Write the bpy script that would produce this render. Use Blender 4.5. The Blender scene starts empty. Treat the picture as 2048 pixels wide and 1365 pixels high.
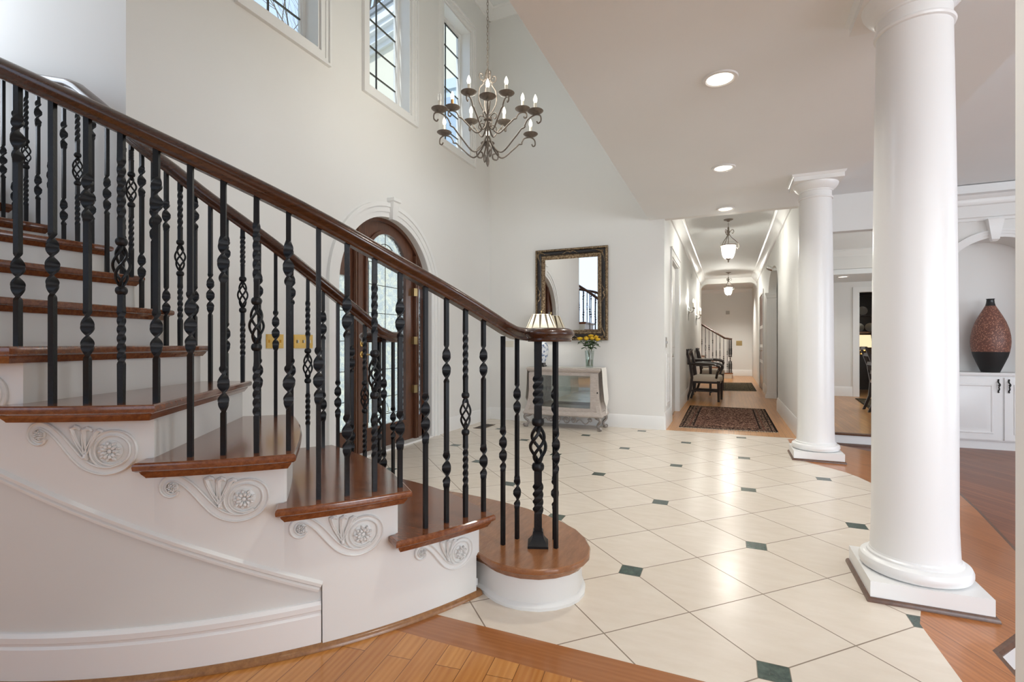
import bpy, bmesh, math, random
from mathutils import Vector, Matrix
sc = bpy.context.scene
col = sc.collection
PI = math.pi
random.seed(7)
def R(d): return math.radians(d)

# ------------------------------------------------------------------ mesh helpers
class MB:
    def __init__(self): self.v = []; self.f = []
    def add(self, vs, fs):
        o = len(self.v); self.v += [tuple(p) for p in vs]; self.f += [tuple(i + o for i in f) for f in fs]; return self
    def box(self, x0, y0, z0, x1, y1, z1):
        return self.add([(x0,y0,z0),(x1,y0,z0),(x1,y1,z0),(x0,y1,z0),(x0,y0,z1),(x1,y0,z1),(x1,y1,z1),(x0,y1,z1)],
                        [(0,3,2,1),(4,5,6,7),(0,1,5,4),(1,2,6,5),(2,3,7,6),(3,0,4,7)])
    def loft(self, rings, cap=True, closed=False):
        n = len(rings[0]); vs = [p for r in rings for p in r]; fs = []
        m = len(rings)
        for i in range(m if closed else m - 1):
            a, b = i * n, ((i + 1) % m) * n
            for j in range(n):
                k = (j + 1) % n
                fs.append((a + j, a + k, b + k, b + j))
        if cap and not closed:
            fs.append(tuple(range(n))[::-1]); fs.append(tuple((m - 1) * n + j for j in range(n)))
        return self.add(vs, fs)
    def lathe(self, prof, cx=0, cy=0, z0=0, n=32, sq=None):
        rings = []
        for r, z in prof:
            r = max(r, 0.0004)
            rings.append([(cx + r * math.cos(2*PI*k/n), cy + r * math.sin(2*PI*k/n), z0 + z) for k in range(n)])
        return self.loft(rings)
    def tube(self, pts, r, n=8, closed=False):
        pts = [Vector(p) for p in pts]; m = len(pts)
        rr = r if isinstance(r, (list, tuple)) else [r] * m
        rings = []; up = None
        for i, p in enumerate(pts):
            if closed: t = pts[(i + 1) % m] - pts[i - 1]
            else: t = pts[min(i + 1, m - 1)] - pts[max(i - 1, 0)]
            if t.length < 1e-9: t = Vector((0, 0, 1))
            t.normalize()
            if up is None:
                up = Vector((0, 0, 1)) if abs(t.z) < .9 else Vector((1, 0, 0))
            up = up - t * up.dot(t)
            if up.length < 1e-6: up = t.orthogonal()
            up.normalize(); s = t.cross(up)
            rings.append([p + (s * math.cos(2*PI*k/n) + up * math.sin(2*PI*k/n)) * rr[i] for k in range(n)])
        return self.loft(rings, closed=closed)
    def sweep(self, pts, prof, cap=True, closed=False):
        """prof: (side, up) points; side is to the right of travel."""
        pts = [Vector(p) for p in pts]; m = len(pts); rings = []
        for i, p in enumerate(pts):
            if closed: t = pts[(i + 1) % m] - pts[i - 1]
            else: t = pts[min(i + 1, m - 1)] - pts[max(i - 1, 0)]
            t.normalize()
            s = t.cross(Vector((0, 0, 1)))
            if s.length < 1e-6: s = Vector((1, 0, 0))
            s.normalize(); u = s.cross(t)
            rings.append([p + s * a + u * b for a, b in prof])
        return self.loft(rings, cap=cap, closed=closed)
    def prism(self, poly, z0, z1):
        n = len(poly)
        return self.add([(x, y, z0) for x, y in poly] + [(x, y, z1) for x, y in poly],
                        [tuple(range(n))[::-1], tuple(range(n, 2*n))] + [(i, (i+1) % n, n + (i+1) % n, n + i) for i in range(n)])
    def levels(self, poly, lev):
        """stacked copies of an outline (counter-clockwise), each inset by its own amount: rounded slabs."""
        n = len(poly); nor = []
        for i in range(n):
            a, b, c = Vector(poly[i-1]), Vector(poly[i]), Vector(poly[(i+1) % n])
            d1 = (b - a); d2 = (c - b)
            d1 = d1.normalized() if d1.length > 1e-9 else d2.normalized(); d2 = d2.normalized() if d2.length > 1e-9 else d1
            n1 = Vector((-d1.y, d1.x)); n2 = Vector((-d2.y, d2.x)); m = n1 + n2
            if m.length < 1e-6: m = n1
            m.normalize(); nor.append(m / max(.5, m.dot(n1)))
        return self.loft([[(p[0] + q.x*ins, p[1] + q.y*ins, z) for p, q in zip(poly, nor)] for z, ins in lev])
    def xf(self, M, start=0):
        for i in range(start, len(self.v)): self.v[i] = tuple(M @ Vector(self.v[i]))
        return self

ORIG = {}
def clean(mb, name, origin, ang, flip):
    me = bpy.data.meshes.new(name)
    me.from_pydata([(x - origin[0], y - origin[1], z - origin[2]) for x, y, z in mb.v], [], mb.f)
    bm = bmesh.new(); bm.from_mesh(me)
    bmesh.ops.remove_doubles(bm, verts=bm.verts, dist=1e-6)
    bmesh.ops.recalc_face_normals(bm, faces=bm.faces)
    for f in bm.faces: f.smooth = True
    bm.to_mesh(me); bm.free()
    me.set_sharp_from_angle(angle=R(ang))
    return me
def props(o, label=None, cat=None, group=None, kind=None):
    if label: o['label'] = label
    if cat: o['category'] = cat
    if group: o['group'] = group
    if kind: o['kind'] = kind
    return o
def ob(name, mb, mat, parent=None, label=None, cat=None, group=None, kind=None, ang=35, local=False):
    if parent is not None:
        og = (0, 0, 0) if local else ORIG.get(parent.name, (0, 0, 0))
    else:
        xs = [p[0] for p in mb.v]; ys = [p[1] for p in mb.v]; zs = [p[2] for p in mb.v]
        og = ((min(xs)+max(xs))/2, (min(ys)+max(ys))/2, min(zs))
    me = clean(mb, name, og, ang, False)
    me.materials.append(mat)
    o = bpy.data.objects.new(name, me); col.objects.link(o)
    if parent is not None: o.parent = parent
    else: o.location = og
    ORIG[o.name] = og
    return props(o, label, cat, group, kind)
def empty(name, loc, label=None, cat=None, group=None, rz=0, kind=None):
    o = bpy.data.objects.new(name, None); col.objects.link(o); o.location = loc; o.rotation_euler = (0, 0, rz)
    o.empty_display_size = .1
    ORIG[o.name] = tuple(loc)
    return props(o, label, cat, group, kind)
def copy_tree(o, parent=None):
    c = o.copy(); col.objects.link(c)
    if parent is not None: c.parent = parent
    ORIG[c.name] = ORIG.get(o.name, (0, 0, 0))
    for ch in o.children: copy_tree(ch, c)
    return c

# ------------------------------------------------------------------ material helpers
def mat(name, color, rough=.5, metal=0, **kw):
    m = bpy.data.materials.new(name); m.use_nodes = True
    b = m.node_tree.nodes['Principled BSDF']
    b.inputs['Base Color'].default_value = (*color, 1); b.inputs['Roughness'].default_value = rough
    b.inputs['Metallic'].default_value = metal
    for k, v in kw.items(): b.inputs[k.replace('_', ' ')].default_value = v
    return m
class N:
    def __init__(s, m): s.t = m.node_tree; s.b = s.t.nodes['Principled BSDF']; s.out = s.t.nodes['Material Output']
    def n(s, typ, **kw):
        x = s.t.nodes.new(typ)
        for k, v in kw.items(): setattr(x, k, v)
        return x
    def l(s, a, b): s.t.links.new(a, b)
    def math(s, op, a, b=None, c=None):
        x = s.n('ShaderNodeMath', operation=op)
        for i, q in enumerate((a, b, c)):
            if q is None: continue
            if isinstance(q, (int, float)): x.inputs[i].default_value = q
            else: s.l(q, x.inputs[i])
        return x.outputs[0]
    def mix(s, fac, a, b):
        x = s.n('ShaderNodeMix', data_type='RGBA')
        for i, q in ((0, fac), (6, a), (7, b)):
            if isinstance(q, (int, float)): x.inputs[i].default_value = q
            elif isinstance(q, tuple): x.inputs[i].default_value = (*q, 1)
            else: s.l(q, x.inputs[i])
        return x.outputs[2]
    def coord(s, which='Object', rot=(0,0,0), scale=(1,1,1), loc=(0,0,0)):
        tc = s.n('ShaderNodeTexCoord'); mp = s.n('ShaderNodeMapping')
        mp.inputs['Rotation'].default_value = rot; mp.inputs['Scale'].default_value = scale; mp.inputs['Location'].default_value = loc
        s.l(tc.outputs[which], mp.inputs['Vector']); return mp.outputs[0]
    def pos(s, rot=(0,0,0), scale=(1,1,1), loc=(0,0,0)):
        g = s.n('ShaderNodeNewGeometry'); mp = s.n('ShaderNodeMapping')
        mp.inputs['Rotation'].default_value = rot; mp.inputs['Scale'].default_value = scale; mp.inputs['Location'].default_value = loc
        s.l(g.outputs['Position'], mp.inputs['Vector']); return mp.outputs[0]
    def noise(s, vec, scale, detail=3, rough=.5):
        x = s.n('ShaderNodeTexNoise'); x.inputs['Scale'].default_value = scale; x.inputs['Detail'].default_value = detail
        x.inputs['Roughness'].default_value = rough
        s.l(vec, x.inputs['Vector']); return x.outputs['Fac']
    def ramp(s, fac, stops):
        x = s.n('ShaderNodeValToRGB'); e = x.color_ramp.elements
        while len(e) < len(stops): e.new(.5)
        for q, (p, c) in zip(e, stops): q.position = p; q.color = (*c, 1)
        s.l(fac, x.inputs['Fac']); return x.outputs['Color']
    def bump(s, h, strength=.2, dist=.01):
        x = s.n('ShaderNodeBump'); x.inputs['Strength'].default_value = strength; x.inputs['Distance'].default_value = dist
        s.l(h, x.inputs['Height']); s.l(x.outputs[0], s.b.inputs['Normal'])
    def color(s, c): s.l(c, s.b.inputs['Base Color'])

def paint(name, c, rough=.6, bump=.04):
    m = mat(name, c, rough); n = N(m)
    f = n.noise(n.pos(), 1.3, 2)
    n.color(n.mix(f, tuple(x*.97 for x in c), tuple(min(1, x*1.03) for x in c)))
    n.bump(n.noise(n.pos(), 220, 2), bump, .002)
    return m
M_wall = paint('wall_paint', (.80, .79, .765), .6)
M_ceil = paint('ceiling_paint', (.86, .875, .875), .7)
M_trim = paint('white_trim_paint', (.84, .835, .82), .28, .01)
M_stair_white = paint('stair_white_paint', (.78, .78, .755), .35, .02)
M_wall2 = paint('shaded_wall_paint', (.72, .725, .70), .5)  # darker copy of the wall paint; the stair wall's shade is in the colour

def iron(name, c, rough):
    m = mat(name, c, rough, .35); n = N(m)
    f = n.noise(n.pos(), 60, 4)
    n.color(n.mix(f, tuple(x*.6 for x in c), tuple(x*1.6 for x in c))); n.bump(n.noise(n.pos(), 130, 3), .25, .003)
    return m
M_iron = iron('black_iron', (.006, .0065, .008), .42)
M_chand = iron('aged_bronze_iron', (.17, .14, .115), .5)

def wood(name, dark, light, rough=.25, scale=(1, 1, 1), rot=(0,0,0), coat=.3):
    m = mat(name, light, rough); n = N(m)
    v = n.coord('Object', rot, scale)
    w = n.noise(v, 9, 5, .6); g = n.noise(v, 40, 3, .7)
    f = n.math('ADD', n.math('MULTIPLY', w, .7), n.math('MULTIPLY', g, .3))
    n.color(n.ramp(f, [(.32, dark), (.5, tuple((a+b)/2 for a, b in zip(dark, light))), (.68, light)]))
    n.b.inputs['Coat Weight'].default_value = coat; n.b.inputs['Coat Roughness'].default_value = .12
    n.bump(g, .012, .001)
    return m
M_tread = wood('mahogany_tread', (.11, .030, .011), (.27, .092, .032), .2, (1.5, 9, 9), (0, 0, R(35)), .6)
M_tread1 = wood('mahogany_tread_sheen', (.22, .085, .033), (.34, .145, .06), .24, (5, 1, 5), (0, 0, R(20)), .4)  # lighter mahogany: reflections of walls and tile are put into the colour
M_rail = wood('dark_walnut_rail', (.024, .008, .004), (.085, .030, .012), .25, (3, 3, 14))
M_door = wood('mahogany_door', (.055, .019, .009), (.14, .052, .025), .3, (9, 9, 1.2))
M_shoe = wood('oak_moulding', (.20, .085, .028), (.36, .17, .06), .35, (6, 6, 6))
M_darkshoe = wood('walnut_moulding', (.07, .03, .014), (.15, .068, .035), .35, (5, 5, 5))
M_chairwood = wood('dark_chair_wood', (.007, .003, .002), (.022, .008, .005), .4, (6, 6, 2))
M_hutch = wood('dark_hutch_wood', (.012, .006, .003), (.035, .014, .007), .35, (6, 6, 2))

def planks(name, dark, light, width, length, ang, rough=.22):
    m = mat(name, light, rough); n = N(m)
    v = n.pos((0, 0, R(ang)))
    br = n.n('ShaderNodeTexBrick'); br.inputs['Scale'].default_value = 1; br.inputs['Brick Width'].default_value = length
    br.inputs['Row Height'].default_value = width; br.inputs['Mortar Size'].default_value = .0012; br.inputs['Mortar Smooth'].default_value = .1
    br.offset = .37; br.inputs['Color1'].default_value = (0, 0, 0, 1); br.inputs['Color2'].default_value = (1, 1, 1, 1); br.inputs['Mortar'].default_value = (.5, .5, .5, 1)
    n.l(v, br.inputs['Vector'])
    sep = n.n('ShaderNodeMapping'); sep.inputs['Scale'].default_value = (2.2, 26, 1); n.l(v, sep.inputs['Vector'])
    comb = n.n('ShaderNodeVectorMath', operation='ADD'); n.l(sep.outputs[0], comb.inputs[0]); 
    sc_ = n.n('ShaderNodeVectorMath', operation='SCALE'); n.l(br.outputs['Color'], sc_.inputs[0]); sc_.inputs['Scale'].default_value = 40
    n.l(sc_.outputs[0], comb.inputs[1])
    g = n.noise(comb.outputs[0], 1.6, 6, .65)
    wv = n.n('ShaderNodeTexWave', wave_type='BANDS', bands_direction='Y'); wv.inputs['Scale'].default_value = .55; wv.inputs['Distortion'].default_value = 9
    wv.inputs['Detail'].default_value = 3; wv.inputs['Detail Scale'].default_value = .8; n.l(comb.outputs[0], wv.inputs['Vector'])
    f = n.math('ADD', n.math('MULTIPLY', g, .6), n.math('ADD', n.math('MULTIPLY', br.outputs['Color'], .25), n.math('MULTIPLY', wv.outputs['Fac'], .15)))
    c = n.ramp(f, [(.25, dark), (.55, tuple((a+b)/2 for a, b in zip(dark, light))), (.8, light)])
    n.color(n.mix(br.outputs['Fac'], c, tuple(x*.35 for x in dark)))
    n.b.inputs['Coat Weight'].default_value = .35; n.b.inputs['Coat Roughness'].default_value = .1
    return m
M_oak = planks('oak_strip_floor', (.42, .15, .028), (.68, .32, .088), .088, 1.5, -97)
M_oakborder = planks('oak_border_board', (.27, .092, .027), (.40, .155, .05), .30, 2.6, 0)
M_oakhall = planks('hall_oak_floor', (.38, .16, .042), (.60, .29, .09), .06, .9, 90, .30)
M_oakhall.node_tree.nodes['Principled BSDF'].inputs['Coat Weight'].default_value = .12
M_maho = planks('mahogany_strip_floor', (.14, .042, .017), (.31, .108, .042), .06, 1.4, 62, .42)
M_maho.node_tree.nodes['Principled BSDF'].inputs['Coat Weight'].default_value = .08
M_mahop = planks('mahogany_platform_floor', (.27, .088, .022), (.52, .20, .062), .34, 3.0, 62, .3)

def tile():
    m = mat('cream_floor_tile', (.75, .66, .56), .2); n = N(m)
    sep = n.n('ShaderNodeSeparateXYZ'); n.l(n.pos(), sep.inputs[0])
    x = n.math('SUBTRACT', sep.outputs[0], .1334); y = n.math('SUBTRACT', sep.outputs[1], 1.7974); s = .548
    u = n.math('DIVIDE', n.math('ADD', x, y), s); v = n.math('DIVIDE', n.math('SUBTRACT', x, y), s)
    def dist(a): return n.math('ABSOLUTE', n.math('SUBTRACT', a, n.math('ROUND', a)))
    gl = n.math('LESS_THAN', n.math('MINIMUM', dist(u), dist(v)), .0065)
    du = n.math('SUBTRACT', u, n.math('MULTIPLY', n.math('ROUND', n.math('DIVIDE', u, 2)), 2))
    dv = n.math('SUBTRACT', v, n.math('MULTIPLY', n.math('ROUND', n.math('DIVIDE', v, 2)), 2))
    ax = n.math('ABSOLUTE', n.math('MULTIPLY', n.math('ADD', du, dv), s/2)); ay = n.math('ABSOLUTE', n.math('MULTIPLY', n.math('SUBTRACT', du, dv), s/2))
    mx = n.math('MAXIMUM', ax, ay)
    keep = n.math('SUBTRACT', 1, n.math('MULTIPLY', n.math('LESS_THAN', x, -.95), n.math('LESS_THAN', y, .1)))
    dot = n.math('MULTIPLY', keep, n.math('LESS_THAN', mx, .047)); rim = n.math('MULTIPLY', keep, n.math('LESS_THAN', mx, .0495))
    cell = n.n('ShaderNodeTexWhiteNoise', noise_dimensions='2D'); cv = n.n('ShaderNodeCombineXYZ')
    n.l(n.math('FLOOR', u), cv.inputs[0]); n.l(n.math('FLOOR', v), cv.inputs[1]); n.l(cv.outputs[0], cell.inputs['Vector'])
    cloud = n.noise(n.pos(scale=(1, 3, 1), rot=(0, 0, R(20))), 7, 5, .6)
    base = n.ramp(n.math('ADD', n.math('MULTIPLY', cloud, .75), n.math('MULTIPLY', cell.outputs['Value'], .25)),
                  [(.25, (.69, .60, .495)), (.5, (.73, .645, .545)), (.8, (.78, .70, .605))])
    green = n.ramp(n.noise(n.pos(), 35, 5, .7), [(.35, (.018, .04, .032)), (.65, (.06, .10, .082))])
    c = n.mix(gl, base, (.26, .20, .15)); c = n.mix(rim, c, (.22, .18, .13)); c = n.mix(dot, c, green)
    n.color(c)
    h = n.math('SUBTRACT', 1, n.math('MAXIMUM', gl, n.math('SUBTRACT', rim, dot)))
    n.bump(h, .25, .002)
    n.l(n.math('ADD', .17, n.math('MULTIPLY', cloud, .14)), n.b.inputs['Roughness'])
    return m
M_tile = tile()
M_brass = mat('polished_brass', (.80, .56, .20), .18, 1)
M_brassdull = mat('aged_brass', (.42, .31, .15), .35, 1)
M_chrome = mat('brushed_nickel', (.6, .59, .57), .25, 1)
M_mirror = mat('mirror_glass', (.93, .93, .92), .01, 1)
M_plastic = mat('ivory_plastic', (.72, .68, .58), .4)
M_white = mat('plain_white', (.82, .81, .79), .4)
M_black = mat('black_ceramic', (.012, .012, .013), .25)
M_blackpaint = mat('black_hardware', (.018, .016, .015), .4, .5)

def glassmat(name, tint=(1, 1, 1), gloss=.06, rough=.02):
    m = bpy.data.materials.new(name); m.use_nodes = True; t = m.node_tree; t.nodes.clear()
    o = t.nodes.new('ShaderNodeOutputMaterial'); a = t.nodes.new('ShaderNodeBsdfTransparent'); g = t.nodes.new('ShaderNodeBsdfGlossy'); x = t.nodes.new('ShaderNodeMixShader')
    a.inputs[0].default_value = (*tint, 1); g.inputs['Roughness'].default_value = rough; x.inputs[0].default_value = gloss
    t.links.new(a.outputs[0], x.inputs[1]); t.links.new(g.outputs[0], x.inputs[2]); t.links.new(x.outputs[0], o.inputs[0]); return m
M_glass = glassmat('clear_window_glass', (.95, .98, .98), .05)
M_caseglass = glassmat('display_case_glass', (.90, .94, .93), .16)
M_vaseglass = glassmat('vase_glass', (.86, .90, .88), .16)

def frosted():
    m = bpy.data.materials.new('etched_leaded_glass'); m.use_nodes = True; t = m.node_tree; t.nodes.clear()
    def n(k): return t.nodes.new(k)
    o = n('ShaderNodeOutputMaterial'); tr = n('ShaderNodeBsdfTranslucent'); tp = n('ShaderNodeBsdfTransparent'); gl = n('ShaderNodeBsdfGlossy')
    tr.inputs[0].default_value = (.92, .95, .92, 1); tp.inputs[0].default_value = (.93, .98, .97, 1); gl.inputs['Roughness'].default_value = .15
    g = n('ShaderNodeNewGeometry'); no = n('ShaderNodeTexNoise'); no.inputs['Scale'].default_value = 26; no.inputs['Detail'].default_value = 5
    t.links.new(g.outputs['Position'], no.inputs['Vector'])
    rp = n('ShaderNodeValToRGB'); rp.color_ramp.elements[0].position = .42; rp.color_ramp.elements[1].position = .60
    rp.color_ramp.elements[0].color = (.08, .08, .08, 1); rp.color_ramp.elements[1].color = (.75, .75, .75, 1)
    t.links.new(no.outputs['Fac'], rp.inputs['Fac'])
    m1 = n('ShaderNodeMixShader'); m2 = n('ShaderNodeMixShader'); m2.inputs[0].default_value = .06
    t.links.new(rp.outputs[0], m1.inputs[0]); t.links.new(tp.outputs[0], m1.inputs[1]); t.links.new(tr.outputs[0], m1.inputs[2])
    t.links.new(m1.outputs[0], m2.inputs[1]); t.links.new(gl.outputs[0], m2.inputs[2]); t.links.new(m2.outputs[0], o.inputs[0]); return m
M_frost = frosted()
def emit(name, c, s):
    m = mat(name, c, .5); b = m.node_tree.nodes['Principled BSDF']
    b.inputs['Emission Color'].default_value = (*c, 1); b.inputs['Emission Strength'].default_value = s; return m
M_bulb = emit('lit_bulb', (1, .90, .70), 5)
M_pbulb = emit('pendant_lit_bulb', (1, .92, .75), 2.2)
M_can = emit('lit_downlight_lens', (1, .92, .78), 3)
M_jar = mat('pendant_bell_glass', (.95, .93, .88), .15)
def pendant_glass():
    m = bpy.data.materials.new('pendant_bell_jar'); m.use_nodes = True; t = m.node_tree; t.nodes.clear()
    def n(k): return t.nodes.new(k)
    o = n('ShaderNodeOutputMaterial'); a = n('ShaderNodeBsdfTransparent'); b = n('ShaderNodeBsdfTranslucent'); g = n('ShaderNodeBsdfGlossy'); x = n('ShaderNodeMixShader'); y = n('ShaderNodeMixShader')
    b.inputs[0].default_value = (.95, .92, .85, 1); x.inputs[0].default_value = .10; y.inputs[0].default_value = .08; g.inputs['Roughness'].default_value = .08
    t.links.new(a.outputs[0], x.inputs[1]); t.links.new(b.outputs[0], x.inputs[2]); t.links.new(x.outputs[0], y.inputs[1]); t.links.new(g.outputs[0], y.inputs[2]); t.links.new(y.outputs[0], o.inputs[0]); return m
M_jar = pendant_glass()
def shade(name, c):
    m = mat(name, c, .8); n = N(m); t = n.t
    tr = n.n('ShaderNodeBsdfTranslucent'); tr.inputs[0].default_value = (*c, 1); mx = n.n('ShaderNodeMixShader'); mx.inputs[0].default_value = .55
    n.l(n.b.outputs[0], mx.inputs[1]); n.l(tr.outputs[0], mx.inputs[2]); n.l(mx.outputs[0], n.out.inputs[0]); return m
M_shade = shade('cream_lamp_shade', (.86, .80, .68)); M_shade2 = shade('tan_lamp_shade', (.50, .44, .36))

# ------------------------------------------------------------------ camera
cam_d = bpy.data.cameras.new('camera'); cam = bpy.data.objects.new('camera', cam_d); col.objects.link(cam)
TH = math.atan2(1456.7 - 1024, 999.0)
cam.location = (0, 0, 1.05); cam.rotation_euler = (R(90), 0, TH)
cam_d.sensor_width = 36; cam_d.lens = 999.0 / 2048 * 36; cam_d.shift_y = (689.3 - 682.5) / 2048
cam_d.clip_start = .05; cam_d.clip_end = 200
sc.camera = cam

# ------------------------------------------------------------------ shell
XW = -3.10; YB = 6.36; CH = 2.59; UH = 5.75; HH = 2.90
S = 'structure'
def slab(name, poly, z0, z1, m, **k): return ob(name, MB().prism(poly, z0, z1), m, kind=S, **k)

tilepoly = [(-3.1, 1.665), (.668, 1.665), (.668, 1.98), (.66, 2.33), (.78, 2.72), (.92, 3.15), (1.01, 3.6), (1.04, 4.05), (1.02, 4.4), (.985, 4.58), (.945, 4.715), (.88, 4.85), (.80, 4.95), (.73, 5.025), (.60, 5.20), (.60, 6.30), (.72, 6.37), (-.70, 6.37), (-3.1, 6.37)]
slab('floor', tilepoly, -.05, 0, M_tile)
ob('floor_border', MB().box(-3.1, 1.515, -.05, .72, 1.665, -.0005), M_oakborder, kind=S)
slab('floor_front', [(-5.6, -3.2), (.63, -3.2), (.63, 1.515), (-5.6, 1.515)], -.05, -.0005, M_oak)
slab('floor_hall', [(-1.0, 6.50), (-.72, 6.50), (-.72, 6.37), (.98, 6.37), (.98, 18.4), (-3.0, 18.4), (-3.0, 15.5), (-1.0, 15.5)], -.05, 0, M_oakhall)
edge = [(.832, 2.05), (.831, 2.228), (.966, 2.404), (1.12, 2.72), (1.25, 3.05), (1.33, 3.30), (1.386, 3.68), (1.44, 4.05), (1.49, 4.51), (1.50, 5.1), (1.36, 5.8), (1.05, 6.15)]
plat = [(.668, 1.515), (.72, 1.515), (.832, 2.05)] + edge[1:] + [(.72, 6.37), (.60, 6.30), (.60, 5.20), (.73, 5.025), (.80, 4.95), (.88, 4.85), (.945, 4.715), (.985, 4.58), (1.02, 4.4), (1.04, 4.05), (1.01, 3.6), (.92, 3.15), (.78, 2.72), (.66, 2.33), (.668, 1.98)]
ob('floor_platform', MB().prism(plat, -.03, -.0005), M_mahop, kind=S)
# white riser below the platform edge, dark nosing and dark shoe
rs = MB(); rs.loft([[(x, y, -.15), (x - .02, y, -.15), (x - .02, y, -.03), (x, y, -.03)] for x, y in edge]); ob('trim_1', rs, M_trim, kind=S)
ns = MB().sweep([(x, y, -.012) for x, y in edge], [(0.016, .011), (.022, 0), (.016, -.015), (-.03, -.015), (-.03, .011)]); ob('trim_2', ns, M_darkshoe, kind=S)
sh = MB().sweep([(x + .008, y, -.15) for x, y in edge], [(-.01, 0), (.014, 0), (.012, .01), (0, .018), (-.01, .02)]); ob('trim_3', sh, M_darkshoe, kind=S)
slab('floor_living', [(.64, -3.2), (6.2, -3.2), (6.2, 7.6), (.64, 7.6)], -.2, -.15, M_maho)
slab('floor_dining', [(.98, 7.05), (1.98, 7.05), (1.98, 7.80), (6.2, 7.80), (6.2, 14.6), (.98, 14.6)], -.145, 0, M_oakhall)

# ceilings
slab('ceiling', [(-.90, -3.2), (1.38, -3.2), (1.38, 4.2), (.95, 5.5), (.95, 6.36), (-.90, 6.36)], CH, CH + .12, M_ceil)
slab('ceiling_upper', [(-5.6, -3.2), (-.78, -3.2), (-.78, 6.5), (-3.32, 6.5), (-3.32, 1.93), (-5.6, 1.93)], UH, UH + .1, M_ceil)
slab('ceiling_hall', [(-.85, 6.46), (1.0, 6.46), (1.0, 18.5), (-3.1, 18.5), (-3.1, 15.3), (-.85, 15.3)], HH, HH + .1, M_ceil)
slab('ceiling_living', [(.95, -3.2), (6.3, -3.2), (6.3, 7.9), (.95, 7.9)], 2.84, 2.94, M_ceil)
slab('ceiling_dining', [(1.0, 7.15), (6.3, 7.15), (6.3, 10.65), (1.0, 10.65)], 2.74, 2.83, M_ceil)
slab('ceiling_passage', [(1.0, 10.6), (6.3, 10.6), (6.3, 14.6), (1.0, 14.6)], 2.31, 2.40, M_ceil)

# wall with the entrance door and the three high windows
DY0, DY1, DS = 3.37, 4.84, 1.575; DC = (DY0 + DY1) / 2; DR = (DY1 - DY0) / 2
WIN = [(2.475, 3.165), (3.77, 4.455), (5.11, 5.80)]; WZ0, WZ1 = 3.485, 5.15
w = MB(); xa, xb = XW - .22, XW
w.box(xa, 1.71, 0, xb, DY0, 2.45); w.box(xa, DY1, 0, xb, 6.52, 2.45)
arc = [(DC - DR * math.cos(PI*k/32), DS + DR * math.sin(PI*k/32)) for k in range(33)]
for (y0, z0), (y1, z1) in zip(arc[:-1], arc[1:]):
    w.add([(xa,y0,z0),(xb,y0,z0),(xb,y1,z1),(xa,y1,z1),(xa,y0,2.45),(xb,y0,2.45),(xb,y1,2.45),(xa,y1,2.45)], [(0,3,2,1),(4,5,6,7),(1,2,6,5),(0,4,7,3)])
w.box(xa, 1.71, 2.45, xb, 6.52, WZ0); w.box(xa, 1.71, WZ1, xb, 6.52, UH)
ys = [1.71] + [q for p in WIN for q in p] + [6.52]
for i in range(0, 8, 2): w.box(xa, ys[i], WZ0, xb, ys[i+1], WZ1)
ob('wall_left', w, M_wall, kind=S)
ob('wall_alcove', MB().box(-5.6, 1.71, 0, xa, 1.93, UH), M_wall, kind=S)
# back wall, with mirror and console
ob('wall_back', MB().box(-3.1, YB, 0, -.72, YB + .14, UH), M_wall, kind=S)
ob('wall_upper_right', MB().box(-.90, -3.2, CH + .12, -.78, YB, UH), M_wall, kind=S)
ob('wall_upper_back', MB().box(-.90, YB, CH + .12, -.72, YB + .14, UH), M_wall, kind=S)
# header over the hall
ob('wall_header_hall', MB().box(-.72, YB, CH, .72, YB + .1, HH), M_wall, kind=S)
# hall walls
hl = MB()
LD0, LD1, LDZ = 7.15, 8.25, 2.26
hl.box(-.84, YB + .14, 0, -.72, LD0, HH); hl.box(-.84, LD1, 0, -.72, 15.45, HH); hl.box(-.84, LD0, LDZ, -.72, LD1, HH)
ob('wall_hall_left', hl, M_wall, kind=S)
AY0, AY1, AS, AT = 8.95, 10.95, 2.05, 2.42
RD0, RD1, RDZ = 12.5, 13.7, 2.2
hr = MB(); hr.box(.72, YB, 0, .86, AY0, HH); hr.box(.72, AY1, 0, .86, RD0, HH); hr.box(.72, RD1, 0, .86, 18.4, HH); hr.box(.72, RD0, RDZ, .86, RD1, HH)
ac = (AY0 + AY1)/2; ah = (AY1 - AY0)/2
a2 = [(ac - ah*math.cos(PI*k/24), AS + (AT-AS)*math.sin(PI*k/24)) for k in range(25)]
for (y0, z0), (y1, z1) in zip(a2[:-1], a2[1:]):
    hr.add([(.72,y0,z0),(.86,y0,z0),(.86,y1,z1),(.72,y1,z1),(.72,y0,HH),(.86,y0,HH),(.86,y1,HH),(.72,y1,HH)], [(0,3,2,1),(4,5,6,7),(1,2,6,5),(0,4,7,3)])
ob('wall_hall_right', hr, M_wall, kind=S)
ob('wall_hall_end', MB().box(-3.1, 18.3, 0, .86, 18.42, HH), M_wall, kind=S)
ob('wall_stair_hall', MB().box(-3.1, 15.33, 0, -.84, 15.45, HH), M_wall, kind=S)
ob('wall_stair_hall_side', MB().box(-3.1, 15.45, 0, -3.0, 18.3, HH), M_wall, kind=S)
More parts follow.
